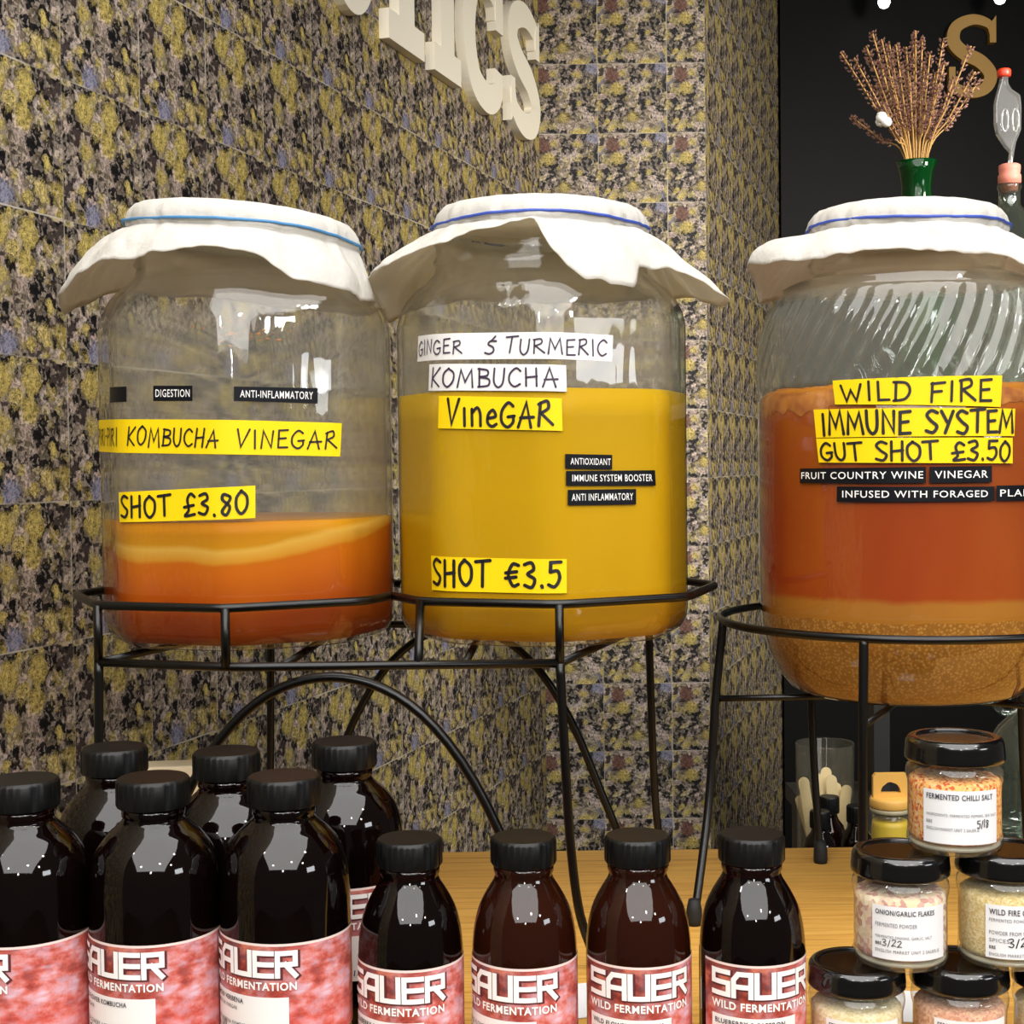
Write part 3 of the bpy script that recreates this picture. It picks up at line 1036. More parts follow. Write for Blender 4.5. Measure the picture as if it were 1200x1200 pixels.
# the long strip starts round the corner of the jar
hL = PER_O.hit(127, 490, J1); hR = PER_O.hit(400, 496, J1); hRb = PER_O.hit(398, 535, J1); hLb = PER_O.hit(127, 528, J1)
p = Patch(PER_O, [(hL[0] - .045, hL[1] - ZJ), (hR[0], hR[1] - ZJ), (hRb[0], hRb[1] - ZJ), (hLb[0] - .045, hLb[1] - ZJ)])
o = p.sheet('yellow_label', M['yellow_tape'], jar1, 0.0006)
mb = MB()
p.hand(mb, 'PIRI-PIRI', (.02, .22, .295, .74), .11, .05, 3, .0011)
p.hand(mb, 'KOMBUCHA', (.345, .22, .64, .74), .11, .07, 5, .0011)
p.hand(mb, 'VINEGAr', (.69, .20, .985, .72), .11, .07, 6, .0011)
mb.build('lettering', M['ink'], o, smooth=False, recalc=False)
yellow(*a1, [(140, 577), (299, 569), (299, 607), (141, 612)], 'SHOT £3.80', (.03, .16, .95, .84), .14, 11)

a2 = (PER_O, J2, ZJ, jar2)
p, o = sticker(*a2, [(491, 394), (718, 393), (717, 424), (490, 424)], M['white_tape'], 'white_label')
mb = MB()
p.hand(mb, 'GINGER', (.02, .24, .315, .78), .11, .08, 21, .0011)
p.hand(mb, '&', (.42, .16, .47, .86), .10, .0, 22, .0011)
p.hand(mb, 'TURMERIC', (.515, .20, .97, .78), .11, .08, 23, .0011)
mb.build('lettering', M['violet_ink'], o, smooth=False, recalc=False)
yellow(*a2, [(504, 427), (663, 428), (664, 459), (503, 458)], 'KOMBUCHA', (.04, .16, .94, .84), .11, 25, 'white_tape', 'violet_ink', name='white_label')
yellow(*a2, [(515, 464), (658, 467), (659, 505), (514, 502)], 'VineGAr', (.09, .12, .93, .86), .13, 27)
blacktape(*a2, [(662, 532), (717, 533), (717, 550), (662, 549)], 'ANTIOXIDANT', (.1, .28, .96, .74))
blacktape(*a2, [(663, 552), (767, 551), (768, 569), (663, 569)], 'IMMUNE SYSTEM BOOSTER', (.06, .28, .95, .74))
blacktape(*a2, [(665, 574), (745, 573), (745, 591), (665, 592)], 'ANTI INFLAMMATORY', (.05, .28, .95, .74))
yellow(*a2, [(506, 651), (664, 655), (664, 695), (507, 691)], 'SHOT €3.5', (.03, .16, .96, .88), .14, 33)

a3 = (PER_C, J3, ZJ3, jar3)
yellow(*a3, [(976, 446), (1174, 440), (1172, 477), (979, 474)], 'WILD FIRE', (.05, .14, .93, .84), .14, 41)
yellow(*a3, [(954, 480), (1189, 479), (1188, 511), (957, 513)], 'IMMUNE SYSTEM', (.04, .12, .99, .9), .15, 43, gap=.16)
yellow(*a3, [(957, 514), (1186, 513), (1186, 543), (960, 542)], 'GUT SHOT £3.50', (.02, .12, .98, .86), .15, 45, gap=.14)
blacktape(*a3, [(938, 549), (1085, 547), (1085, 566), (938, 566)], 'FRUIT COUNTRY WINE', (.02, .28, .98, .74))
blacktape(*a3, [(1089, 547), (1162, 546), (1162, 565), (1089, 566)], 'VINEGAR', (.08, .28, .92, .74))
blacktape(*a3, [(981, 570), (1165, 570), (1165, 587), (981, 588)], 'INFUSED WITH FORAGED', (.04, .28, .95, .74))
blacktape(*a3, [(1167, 569), (1222, 568), (1222, 586), (1167, 587)], 'PLANTS', (.06, .28, .95, .74))


# ------------------------------------------------------------------ muslin covers
def interp_table(tab, a):
    """tab: sorted (deg, values...) cyclic; smoothstep-free linear interpolation"""
    a = a % 360
    n = len(tab)
    for i in range(n):
        a0 = tab[i][0]; a1 = tab[(i + 1) % n][0] + (360 if i == n - 1 else 0)
        aa = a if a >= a0 else a + 360
        if a0 <= aa <= a1:
            k = (aa - a0) / max(1e-6, a1 - a0)
            k = k * k * (3 - 2 * k) * 0.5 + k * 0.5
            return [x + (y - x) * k for x, y in zip(tab[i][1:], tab[(i + 1) % n][1:])]
    return tab[0][1:]


def cloth_cover(label, c, r, ztop, zband, tilt, tab, seed, band_mat, dome=0.012):
    """tab: (deg, r1, z1, r2, z2): middle and hem of the skirt; z above the camera height"""
    rnd = random.Random(seed)
    t = thing('cloth_cover', label, 'cloth', (c[0], c[1], CZ + zband), 0)
    n = 288
    ph = [rnd.uniform(0, 6.28) for _ in range(8)]

    def pleat(a, k):
        return k * (sin(17 * a + ph[0]) + .7 * sin(29 * a + ph[1]) + .6 * sin(41 * a + ph[2])) / 2.3
    rows = []
    dz = ztop - zband
    # crown
    for fr, zz in [(0.0, dz), (.3, dz - .0005), (.6, dz - .001), (.82, dz - .002), (.93, dz - .0045), (.985, dz - .010)]:
        rows.append([(fr * r, zz, .0006 * fr) for k in range(n)])
    for q in (0.6, 0.35, 0.12):
        rows.append([(r * (1.0 + .006 * (1 - q)), (dz - .010) * q, .0014) for k in range(n)])
    rows.append([(r * .985, 0.0, .0012) for k in range(n)])          # gathered under the elastic
    skirt = 14
    for j in range(1, skirt + 1):
        s = j / skirt
        row = []
        for k in range(n):
            a = 360 * k / n
            r1, z1, r2, z2 = interp_table(tab, a)
            p0 = Vector((r * .99, 0)); p1 = Vector((r1, z1 - zband)); p2 = Vector((r2, z2 - zband))
            # quadratic through a pulled control point
            cpt = p1 * 2 - (p0 + p2) * .5
            cpt = p1.lerp(cpt, .55)
            p = p0 * (1 - s) ** 2 + cpt * 2 * s * (1 - s) + p2 * s * s
            row.append((p.x, p.y, .0014 + .0002 * s))
        rows.append(row)
    vs = []
    for j, row in enumerate(rows):
        for k in range(n):
            rr, zz, amp = row[k]
            a = 2 * pi * k / n
            pl = pleat(a, amp) * (1.0 if j < 13 else .35) + (amp * .6 * sin(5 * a + ph[3] + j * .12))
            rr2 = rr + pl
            zz2 = zz + pleat(a + .4, amp * .35) + tilt * cos(a) * rr
            if j >= 10:
                q = min(1.0, (j - 9) / 6)
                cr = mnoise.noise(Vector((rr2 * cos(a) * 30 + seed, rr2 * sin(a) * 30, zz2 * 18))) + .5 * abs(mnoise.noise(Vector((rr2 * cos(a) * 62, rr2 * sin(a) * 62 + seed, zz2 * 40))))
                rr2 += .0034 * q * cr; zz2 += .0038 * q * cr
            vs.append((rr2 * cos(a), rr2 * sin(a), zz2))
    fs = []
    fs.append([k for k in range(n)])
    for j in range(len(rows) - 1):
        for k in range(n):
            k2 = (k + 1) % n
            fs.append([j * n + k, j * n + k2, (j + 1) * n + k2, (j + 1) * n + k])
    # centre point
    vs2 = vs[n:]; 
    mb = MB()
    mb.v = [(0, 0, dz)] + vs2
    mb.f = [[0, 1 + k, 1 + (k + 1) % n] for k in range(n)]
    for j in range(len(rows) - 2):
        for k in range(n):
            k2 = (k + 1) % n
            mb.f.append([1 + j * n + k, 1 + j * n + k2, 1 + (j + 1) * n + k2, 1 + (j + 1) * n + k])
    mb.mi = [0] * len(mb.f)
    o = mb.build('muslin_cloth', M['muslin'], t)
    so = o.modifiers.new('thick', 'SOLIDIFY'); so.thickness = 0.0006; so.offset = 1
    # elastic band
    pts = []
    for k in range(120):
        a = 2 * pi * k / 120
        rr = r * 1.020 + pleat(a, .0013) + .0013 * .6 * sin(7 * a + ph[3] + 2.2)
        pts.append((rr * cos(a), rr * sin(a), .0045 + .0012 * sin(3 * a + ph[4]) + tilt * cos(a) * rr))
    vs, fs = tube(pts, .0012, 8, True)
    mb = MB(); mb.add(vs, fs); mb.build('elastic_band', band_mat, t)
    return t


cloth_cover('white muslin cover on the jar of orange kombucha vinegar', J1, .0915, .2035, .1805, -.09, [
    (0, .098, .155, .101, .137), (20, .105, .162, .118, .140), (60, .108, .162, .125, .140), (110, .108, .162, .125, .145), (150, .118, .163, .135, .140), (178, .124, .166, .147, .112), (190, .122, .166, .142, .122),
    (208, .112, .165, .128, .140), (226, .106, .166, .118, .150), (250, .104, .167, .114, .1535), (270, .102, .169, .111, .158), (284, .102, .168, .111, .157), (300, .105, .160, .113, .146), (320, .106, .157, .113, .139), (340, .1, .157, .104, .138)], 5, M['band'])
cloth_cover('white muslin cover on the jar of yellow turmeric vinegar', J2, .0845, .2060, .1835, -.02, [
    (0, .105, .160, .128, .133), (20, .1, .163, .115, .140), (70, .1, .165, .120, .142), (120, .1, .165, .120, .142), (150, .108, .163, .125, .130), (163, .118, .156, .132, .116), (178, .112, .166, .141, .146), (192, .11, .168, .132, .148),
    (206, .1, .172, .115, .158), (225, .095, .176, .104, .168), (243, .092, .1795, .1, .1735), (258, .091, .181, .0985, .177), (266, .092, .181, .099, .178), (274, .098, .173, .109, .156), (286, .102, .164, .114, .1345), (305, .102, .160, .115, .1305), (314, .098, .166, .104, .150), (328, .103, .166, .112, .150), (344, .115, .158, .151, .128), (351, .112, .158, .145, .127)], 6, M['band_dark'])
cloth_cover('white muslin cover on the round jar of red vinegar', J3, .0780, .2030, .1805, -.02, [
    (0, .1, .168, .128, .143), (20, .1, .165, .112, .143), (90, .095, .165, .11, .143), (150, .095, .165, .112, .135), (164, .1, .16, .117, .128), (172, .105, .168, .122, .148), (180, .116, .1725, .1275, .155), (194, .112, .1705, .123, .153), (214, .1, .168, .112, .153),
    (238, .092, .168, .102, .1545), (262, .09, .171, .099, .158), (284, .09, .168, .1, .151), (310, .097, .164, .115, .147), (332, .104, .163, .130, .145)], 7, M['band_dark'])


# ------------------------------------------------------------------ wire stands
WR = 0.0033


def part_tube(name, parent, pts, r=WR, closed=False, mat='wire'):
    mb = MB(); mb.add(*tube(pts, r, 10, closed))
    return mb.build(name, M[mat], parent)


stand = thing('wire_stand', 'long black wire stand holding the two octagonal jars', 'stand', (0, 0, TT))
RR = 0.140
vtx = lambda c, k: (c[0] + RR * cos(R_(OROT + 45 * k)), c[1] + RR * sin(R_(OROT + 45 * k)))
# outline of the two joined octagons, counter-clockwise
zU, zL = CZ - 0.0995 - TT, CZ - 0.1415 - TT


def union_outline(z):
    out = []
    A = [Vector(vtx(J1, k)) for k in range(8)]; B = [Vector(vtx(J2, k)) for k in range(8)]

    def isec(p, q, r, s):
        d = q - p; e = s - r; den = d.x * e.y - d.y * e.x
        t = ((r.x - p.x) * e.y - (r.y - p.y) * e.x) / den
        return p + d * t
    # k: 0 front, 1 front-right, 2 right, 3 back-right, 4 back, 5 back-left, 6 left, 7 front-left
    f = isec(A[0], A[1], B[7], B[0]) if False else isec(A[1], A[2], B[6], B[7])
    b = isec(A[2], A[3], B[5], B[6])
    seq = [A[3], A[4], A[5], A[6], A[7], A[0], A[1], f, B[7], B[0], B[1], B[2], B[3], B[4], B[5], b]
    return [(p.x, p.y, z) for p in seq]


part_tube('upper_rail', stand, round_corners(union_outline(zU), .012, 3), WR, True)
A7 = vtx(J1, 7); A0 = vtx(J1, 0); B0 = vtx(J2, 0); A4 = vtx(J1, 4); B3 = vtx(J2, 3)


def on_bar(p, q, x):
    return p[1] + (q[1] - p[1]) * (x - p[0]) / (q[0] - p[0])


part_tube('lower_rail', stand, round_corners([(A7[0], A7[1], zL), (A0[0], A0[1], zL), (B0[0], B0[1], zL)], .02, 4, False), WR)
part_tube('lower_rail', stand, [(A4[0], A4[1], zL), ((A4[0] + B3[0]) / 2, (A4[1] + B3[1]) / 2, zL), (B3[0], B3[1], zL)], WR)
for c, k in ((J1, 7), (J1, 0), (J2, 7), (J2, 0)):
    x, y = vtx(c, k)
    yb = y if x <= A0[0] + .001 else on_bar(A0, B0, x)
    part_tube('rail_post', stand, [(x, yb, zL), (x, (y + yb) / 2, (zL + zU) / 2), (x, y, zU)], WR)
for (x, y) in (A4, B3):
    part_tube('rail_post', stand, [(x, y, zL), (x, y, (zL + zU) / 2), (x, y, zU)], WR)
for p, q in ((A7, A4), ((-.165, on_bar(A0, B0, -.165)), (-.150, on_bar(A4, B3, -.150))), ((-.035, on_bar(A0, B0, -.035)), (-.025, on_bar(A4, B3, -.025))), (B0, B3)):
    part_tube('support_bar', stand, [(p[0], p[1], zL), ((p[0] + q[0]) / 2, (p[1] + q[1]) / 2, zL), (q[0], q[1], zL)], WR * .9)
z0 = 0.0035


def leg_pts(x, y, ox, oy):
    return smooth_pts([(x, y, zL), (x + .12 * ox, y + .12 * oy, .15), (x + .25 * ox, y + .25 * oy, .09), (x + .5 * ox, y + .5 * oy, .04), (x + ox, y + oy, z0)], 6)


lf = vtx(J1, 7); rf = vtx(J2, 0); lb = vtx(J1, 4); rb = vtx(J2, 3)
for (x, y), (ox, oy) in ((lf, (-.012, .0)), (rf, (.025, .0)), (lb, (-.012, .012)), (rb, (.014, .012))):
    lg = part_tube('leg', stand, leg_pts(x, y, ox, oy), WR * 1.05)


def arch(x0, y0, x1, y1, zt, k):
    pts = []
    m = (x0 + x1) / 2; n = 40
    for i in range(n + 1):
        x = x0 + (x1 - x0) * i / n; d = x - m
        y = y0 + (y1 - y0) * i / n
        z = zt - k * d * d * (1 + .35 * min(1, (d / .12) ** 2)) / 1.15
        if z >= z0:
            pts.append((x, y, z))
    return pts


part_tube('arch_bar', stand, arch(lf[0] - .012, lf[1] - .006, rf[0] + .022, rf[1] - .007, CZ - .151 - TT, 6.6), WR * 1.1)
part_tube('arch_bar', stand, arch(-.225, 1.315, .130, 1.285, CZ - .145 - TT, 8.2), WR * 1.1)

stand3 = thing('wire_stand', 'round black wire stand under the jar of red vinegar', 'stand', (J3[0], J3[1], TT))
zR = CZ - .1285 - TT; zS = CZ - .1915 - TT
part_tube('ring', stand3, [(.151 * cos(2 * pi * k / 72), .151 * sin(2 * pi * k / 72), zR) for k in range(72)], WR, True)
LEGS = [((-.151, -.006), (-.158, -.008), (-.166, -.018), (-.182, -.05)), ((-.068, -.134), (-.0695, -.137), (-.071, -.14), (-.076, -.152)),
        ((-.053, .141), (-.051, .139), (-.049, .133), (-.046, .122)), ((.121, .089), (.124, .091), (.128, .094), (.134, .1)), ((.118, -.094), (.122, -.097), (.127, -.101), (.138, -.11))]
for (a, b, c, d) in LEGS:
    pts = smooth_pts([(a[0], a[1], zR), (b[0], b[1], zS), (c[0], c[1], .085), (d[0], d[1], .004)], 8)
    lg = part_tube('leg', stand3, pts, WR * 1.05)
    vs, fs = lathe([(0, 0), (.0058, 0), (.0064, .004), (.0062, .012), (.0045, .020), (0, .021)], 16)
    mb = MB(); mb.add([(x + d[0], y + d[1], z) for x, y, z in vs], fs); mb.build('rubber_foot', M['rubber'], lg)
    part_tube('spoke', stand3, [(b[0], b[1], zS), (b[0] / 2, b[1] / 2, zS), (0, 0, zS)], WR * .8)


# ------------------------------------------------------------------ amber bottles
def ridged_cap(r, z0, z1, n=96):
    vs = []; fs = []
    prof = [(r * .86, z0 + .001), (r * .985, z0), (r, z0 + .0012), (r, z1 - .0022), (r * .975, z1 - .0008), (r * .93, z1), (0, z1 - .0001)]

    def fn(a, rr, z):
        if rr > r * .98 and z0 < z < z1 - .001:
            return rr + .0003 * (1 if int(a / (2 * pi) * n) % 3 else -2)
        return rr
    return lathe(prof, n, fn)


def amber_bottle(label, x, y, big, rot, lines, warm=False, group=None, hand=None, label_on=True):
    t = thing('amber_bottle', label, 'bottle', (x, y, TT), 0, group)
    if big:
        r, H, rn, rc, ch = .0382, .182, .0175, .0213, .0165
        prof = [(0, .002), (.030, .001), (.0345, 0), (.0372, .003), (r, .008), (r, .05), (r, .09), (r, .104), (.0381, .115), (.0375, .124), (.0360, .133), (.0328, .1415), (.0272, .149), (.0222, .1535), (.0190, .1565), (rn, .159), (.0185, .160), (.0185, .164), (rn, .165), (rn, .172), (0, .172)]
        l0, l1 = .036, .094
    else:
        r, H, rn, rc, ch = .031, .144, .0168, .0193, .0155
        prof = [(0, .002), (.024, .001), (.0275, 0), (.0302, .003), (r, .007), (r, .04), (r, .065), (r, .0755), (.0306, .084), (.0294, .093), (.0272, .1015), (.0240, .1085), (.0205, .1145), (.0180, .1185), (rn, .122), (.0178, .124), (.0178, .128), (rn, .1285), (rn, .136), (0, .136)]
        l0, l1 = .018, .0755
    # denser profile for clean reflections
    pr = [(p.x, p.y) for p in smooth_pts([(a, b, 0) for a, b in prof[3:15]], 4)]
    pr = prof[:3] + pr + prof[15:]
    mb = MB(); mb.add(*lathe(pr, 64)); mb.build('glass_body', M['amber_backlit' if warm else 'amber'], t)
    inner = [(0, .004)] + [(max(0.0, a - .0016), max(b, .004)) for a, b in pr[3:] if b < H - .034 + .002]
    inner.append((0, inner[-1][1]))
    mb = MB(); mb.add(*lathe(inner, 48)); mb.build('brew', M['brew_backlit' if warm else 'brew_dark'], t)
    mb = MB(); mb.add(*ridged_cap(rc, H - ch, H)); mb.build('screw_cap', M['cap'], t, sharp=40)
    if not label_on:
        return t
    per = circle_perim(r, 160)
    uc = rot * pi / 180 * r                      # centre of the logo, arc length from the front
    W = .067
    full = pi * 2 * r * .92
    P = Patch(per, [(uc - .040, l1), (uc - .040 + full, l1), (uc - .040 + full, l0), (uc - .040, l0)])
    lb_ = P.sheet('label', M['pink_label'], t, .0003)
    h = l1 - l0
    L = Patch(per, [(uc - W / 2, l1 - .003), (uc + W / 2, l1 - .003), (uc + W / 2, l0), (uc - W / 2, l0)])
    hh = L.h
    top = 1.0
    lo = 1.0 - .0150 / hh
    mb = MB()
    L.block(mb, 'SAUER', (.045, lo - .010, .975, top - .050), .30, .0006, 1)
    L.block(mb, 'SAUER', (.03, lo, .96, top - .04), .225, .0009, 0)
    L.print_(mb, 'WILD FERMENTATION', (.01, lo - .0085 / hh, .97, lo - .0038 / hh), .0009, .03)
    mb.build('logo_lettering', [M['white_print'], M['maroon_print']], lb_, smooth=False, recalc=False)
    bw = .060 if big else .052
    bx0 = uc - W / 2 + .0005
    bt = l1 - .003 - .0150 - .0125
    B = Patch(per, [(bx0, bt), (bx0 + bw, bt), (bx0 + bw, bt - .029), (bx0, bt - .029)])
    pn = B.sheet('information_panel', M['white_tape'], lb_, .0007)
    mb = MB()
    yy = .93
    for s, hgt, wd, mi in lines:
        if s:
            B.print_(mb, s, (.05, yy - hgt, .05 + wd, yy), .0011, .02 if mi else .005, mi=mi)
        yy -= hgt + .07
    mb.build('lettering', [M['grey_print'], M['dark_print']], pn, smooth=False, recalc=False)
    if hand:
        mb = MB(); B.hand(mb, hand[0], hand[1], .14, .05, 3, .0012, .15)
        mb.build('handwritten_date', M['ink'], pn, smooth=False, recalc=False)
    # small line of dark marks along the hem of the label
    rn_ = random.Random(int(abs(x) * 1e4) + 3)
    mb = MB()
    Hm = Patch(per, [(uc - .02, l0 + .0058), (uc + .06, l0 + .0058), (uc + .06, l0 + .0018), (uc - .02, l0 + .0018)])
    s = .02
    while s < .97:
        for q in range(rn_.randint(2, 5)):
            vs, fs = ribbon([(s * .08, .0004), (s * .08 + .0004, .0034)] if rn_.random() < .5 else [(s * .08 - .0003, .0006), (s * .08 + .0012, .0024), (s * .08 + .0016, .0004)], .0007, True)
            mb.add([Hm.p3(a / .08, b / .004, .0009) for a, b in vs], fs)
            s += .024
        s += .022
    mb.build('hem_print', M['purple_print'], lb_, smooth=False, recalc=False)
    return t


def X_of(px_, Y):
    return at(px_, 1050, Y).x


small_txt = [('ENGLISH MARKET UNIT 2, SAUER.IE', .075, .80, 0)]
YB = 0.85
amber_bottle('big amber bottle beside the verbena bottle, white panel reading WILD FLOWER', X_of(182, YB), YB, True, -28,
             [('WILD FLOWER KOMBUCHA', .10, .68, 1), ('VINEGAR', .08, .26, 0), ('', .08, 0, 0), ('WILD FLOWERS AGED TO VINEGAR', .09, .82, 0), ('BBE', .1, .09, 1), ('ENGLISH MARKET UNIT 2', .09, .7, 0)], hand=('2/18', (.2, .16, .4, .34)))
amber_bottle('big amber bottle next to the small bottles, white panel reading VERBENA', X_of(334.5, YB), YB, True, -30,
             [('LEMON VERBENA', .10, .50, 1), ('KOMBUCHA VINEGAR', .08, .42, 0), ('', .1, 0, 0), ('LEMON VERBENA FERMENTED TEA', .08, .66, 0), ('BBE', .09, .09, 1), ('ENGLISH MARKET UNIT 2', .08, .64, 0)], hand=('1/1', (.2, .22, .3, .40)))
amber_bottle('big amber bottle at the very edge of the picture, cut off by it', X_of(29, YB), YB, True, -44,
             [('WILD KOMBUCHA', .10, .9, 1), ('', .16, 0, 0), ('VINEGAR', .09, .4, 0), ('', .1, 0, 0), ('KOMBUCHA', .09, .8, 0)], hand=('1/18', (.7, .66, .92, .84)))
BR_ = 'big amber bottles in the back row'
amber_bottle('big amber bottle of the back row, farthest from the small bottles', -.2625, .945, True, 10, [], label_on=True)
amber_bottle('big amber bottle of the back row, standing between its two neighbours', -.1855, .927, True, 5, [])
amber_bottle('big amber bottle of the back row, its pink label showing beside a small bottle', X_of(406, .955), .955, True, -2, [])

amber_bottle('small amber bottle with pink label standing next to the big bottles', X_of(480.5, YB), YB, False, -18,
             [('BLUEBERRY & SAFFRON', .10, .68, 1), ('KOMBUCHA VINEGAR', .08, .44, 0), ('', .05, 0, 0)] + small_txt)
amber_bottle('small amber bottle showing brown brew, white panel with handwritten 5/24', X_of(614, YB), YB, False, -24,
             [('', .02, 0, 0), ('WILD FLOWERS AGED TO VINEGAR', .09, .86, 0), ('ENGLISH MARKET UNIT 2', .08, .66, 0)], warm=True, hand=('5/24', (.52, .62, .76, .82)))
amber_bottle('small amber bottle with brown brew, panel reading WILD FLOWER KOMBUCHA', X_of(747.5, YB), YB, False, -4,
             [('WILD FLOWER KOMBUCHA', .10, .86, 1), ('VINEGAR', .08, .24, 0), ('AGED', .08, .14, 0)] + small_txt, warm=True)
amber_bottle('small dark amber bottle beside the spice jars, panel reading BLUEBERRY & SAFFRON', X_of(881, YB), YB, False, 5,
             [('BLUEBERRY & SAFFRON', .10, .80, 1), ('KOMBUCHA VINEGAR', .08, .5, 0), ('', .05, 0, 0)] + small_txt)


# ------------------------------------------------------------------ spice jars
def spice_jar(label, x, y, z, fill, lines, hand=None, rot=-8, top=.043, rzl=0):
    t = thing('spice_jar', label, 'jar', (x, y, z), 0)
    prof = [(0, .0025), (.018, .002), (.0235, 0), (.0262, .0015), (.0275, .005), (.0275, .008), (.0270, .012), (.0270, .036), (.0272, .040), (.0280, .043), (.0282, .046), (.0276, .0490), (.0256, .0510), (.0250, .0525), (.0250, .056), (.0240, .060)]
    mb = MB(); mb.add(*lathe(prof, 56))
    mb.add(*lathe([(0, .0030), (.0225, .0025), (.0255, .0035), (.0262, .0052), (.0245, .0060), (0, .0058)], 56), 1)
    mb.build('glass_body', [M['small_glass'], M['thick_glass']], t)
    pin = [(0, .0065), (.020, .006), (.0252, .0072), (.0264, .010), (.0264, .036), (.0262, top - .002), (.0240, top), (.012, top + .0012), (0, top + .0006)]
    rn_ = random.Random(int(x * 1e4))
    vs, fs = lathe(pin, 56)
    vs = [(a, b, c + (rn_.uniform(-.0008, .0008) if c > .03 else 0)) for a, b, c in vs]
    mb = MB(); mb.add(vs, fs); mb.build('spice_filling', M[fill], t)
    lid = [(.0252, .0545), (.0276, .0530), (.0287, .0538), (.0288, .0560), (.0284, .0600), (.0280, .0636), (.0268, .0658), (.0250, .0668), (.0226, .0668), (.0216, .0658), (.0208, .0652), (0, .0650)]
    mb = MB(); mb.add(*lathe([(p.x, p.y) for p in smooth_pts([(a, b, 0) for a, b in lid], 3)], 64)); mb.build('screw_lid', M['jar_lid'], t)
    if lines:
        per = circle_perim(.0272, 140)
        u0 = rot * pi / 180 * .027
        W = .0455
        P = Patch(per, [(u0 - W / 2, .0395), (u0 + W / 2, .0395), (u0 + W / 2, .0085), (u0 - W / 2, .0085)])
        lb_ = P.sheet('label', M['paper'], t, .0003)
        mb = MB(); yy = .93
        for s, hgt, wd, mi in lines:
            if s:
                P.print_(mb, s, (.05, yy - hgt, .05 + wd, yy), .0007, .02 if mi else .0, mi=mi)
            yy -= hgt + .07
        mb.build('lettering', [M['grey_print'], M['dark_print']], lb_, smooth=False, recalc=False)
        if hand:
            mb = MB(); P.hand(mb, hand[0], hand[1], .12, .06, 4, .0008, .16)
            mb.build('handwritten_date', M['ink'], lb_, smooth=False, recalc=False)
    return t


JH = .0668
YS = .852
Z3 = TT; Z2 = TT + JH; Z1 = TT + 2 * JH
spice_jar('spice jar of orange chilli salt on the very top of the jar pyramid', X_of(1119, YS), YS, Z1, 'chilli',
          [('FERMENTED CHILLI SALT', .105, .86, 1), ('', .12, 0, 0), ('INGREDIENTS: FERMENTED PEPPERS, SEA SALT', .06, .92, 0), ('BBE', .06, .08, 0), ('ENGLISH MARKET UNIT 2 SAUER.IE', .06, .66, 0)], ('5/18', (.68, .32, .84, .46)))
spice_jar('spice jar of onion and garlic flakes in the middle tier of the pyramid', X_of(1055, YS), YS, Z2, 'onion',
          [('ONION/GARLIC FLAKES', .095, .76, 1), ('', .01, 0, 0), ('FERMENTED POWDER', .075, .52, 0), ('', .02, 0, 0), ('FERMENTED ONIONS, GARLIC, SALT', .06, .72, 0), ('BBE', .06, .08, 1), ('ENGLISH MARKET UNIT 2 SAUER.IE', .06, .84, 0)], ('3/22', (.14, .26, .38, .38)), rot=-2)
spice_jar('spice jar of beige wild fire cider powder in the middle tier of the pyramid', X_of(1178, YS), YS, Z2, 'beige_powder',
          [('WILD FIRE CIDER', .11, .62, 1), ('FERMENTED POWDER', .06, .5, 0), ('', .03, 0, 0), ('POWDER FROM WILD FIRE', .075, .66, 0), ('SPICES', .07, .24, 0), ('BBE', .06, .08, 1), ('ENGLISH MARKET UNIT 2', .06, .6, 0)], ('3/23', (.28, .24, .58, .40)), rot=6)
spice_jar('spice jar of pale powder in the bottom tier, beside a small bottle', X_of(1003, YS), YS, Z3, 'pale_powder', [('FERMENTED POWDER', .1, .7, 1)], rot=-4)
spice_jar('spice jar of pinkish powder in the middle of the bottom tier', X_of(1124, YS), YS, Z3, 'pink_powder', [('FERMENTED POWDER', .1, .7, 1)], rot=0)
spice_jar('spice jar in the bottom tier mostly cut off by the picture edge', X_of(1244, YS), YS, Z3, 'pale_powder', [('FERMENTED POWDER', .1, .7, 1)], rot=0)

# loose cards
mb = MB(); mb.add(*box(-.022, .022, -.030, .030, 0, .0006))
o = mb.build('price_card', M['paper'], None, (.050, .972, TT + .0003), smooth=False); o.rotation_euler = (0, 0, .25)
tag(o, 'white paper card lying on the table behind the small bottles', 'card')
mb = MB(); mb.add(*box(-.020, .020, -.028, .028, 0, .0006))
o = mb.build('price_card', M['paper'], None, (.262, .952, TT + .0003), smooth=False); o.rotation_euler = (0, 0, -.1)
tag(o, 'white paper card lying on the table behind the spice jars', 'card')
mb = MB(); mb.add(*box(-.026, .026, -.014, .014, 0, .1155))
o = bevel_obj(mb.build('small_carton', M['cream_card'], None, (-.288, 1.215, TT), smooth=False), .002); o.rotation_euler = (0, 0, .1)
tag(o, 'small cream carton behind the big bottles under the wire stand', 'box')


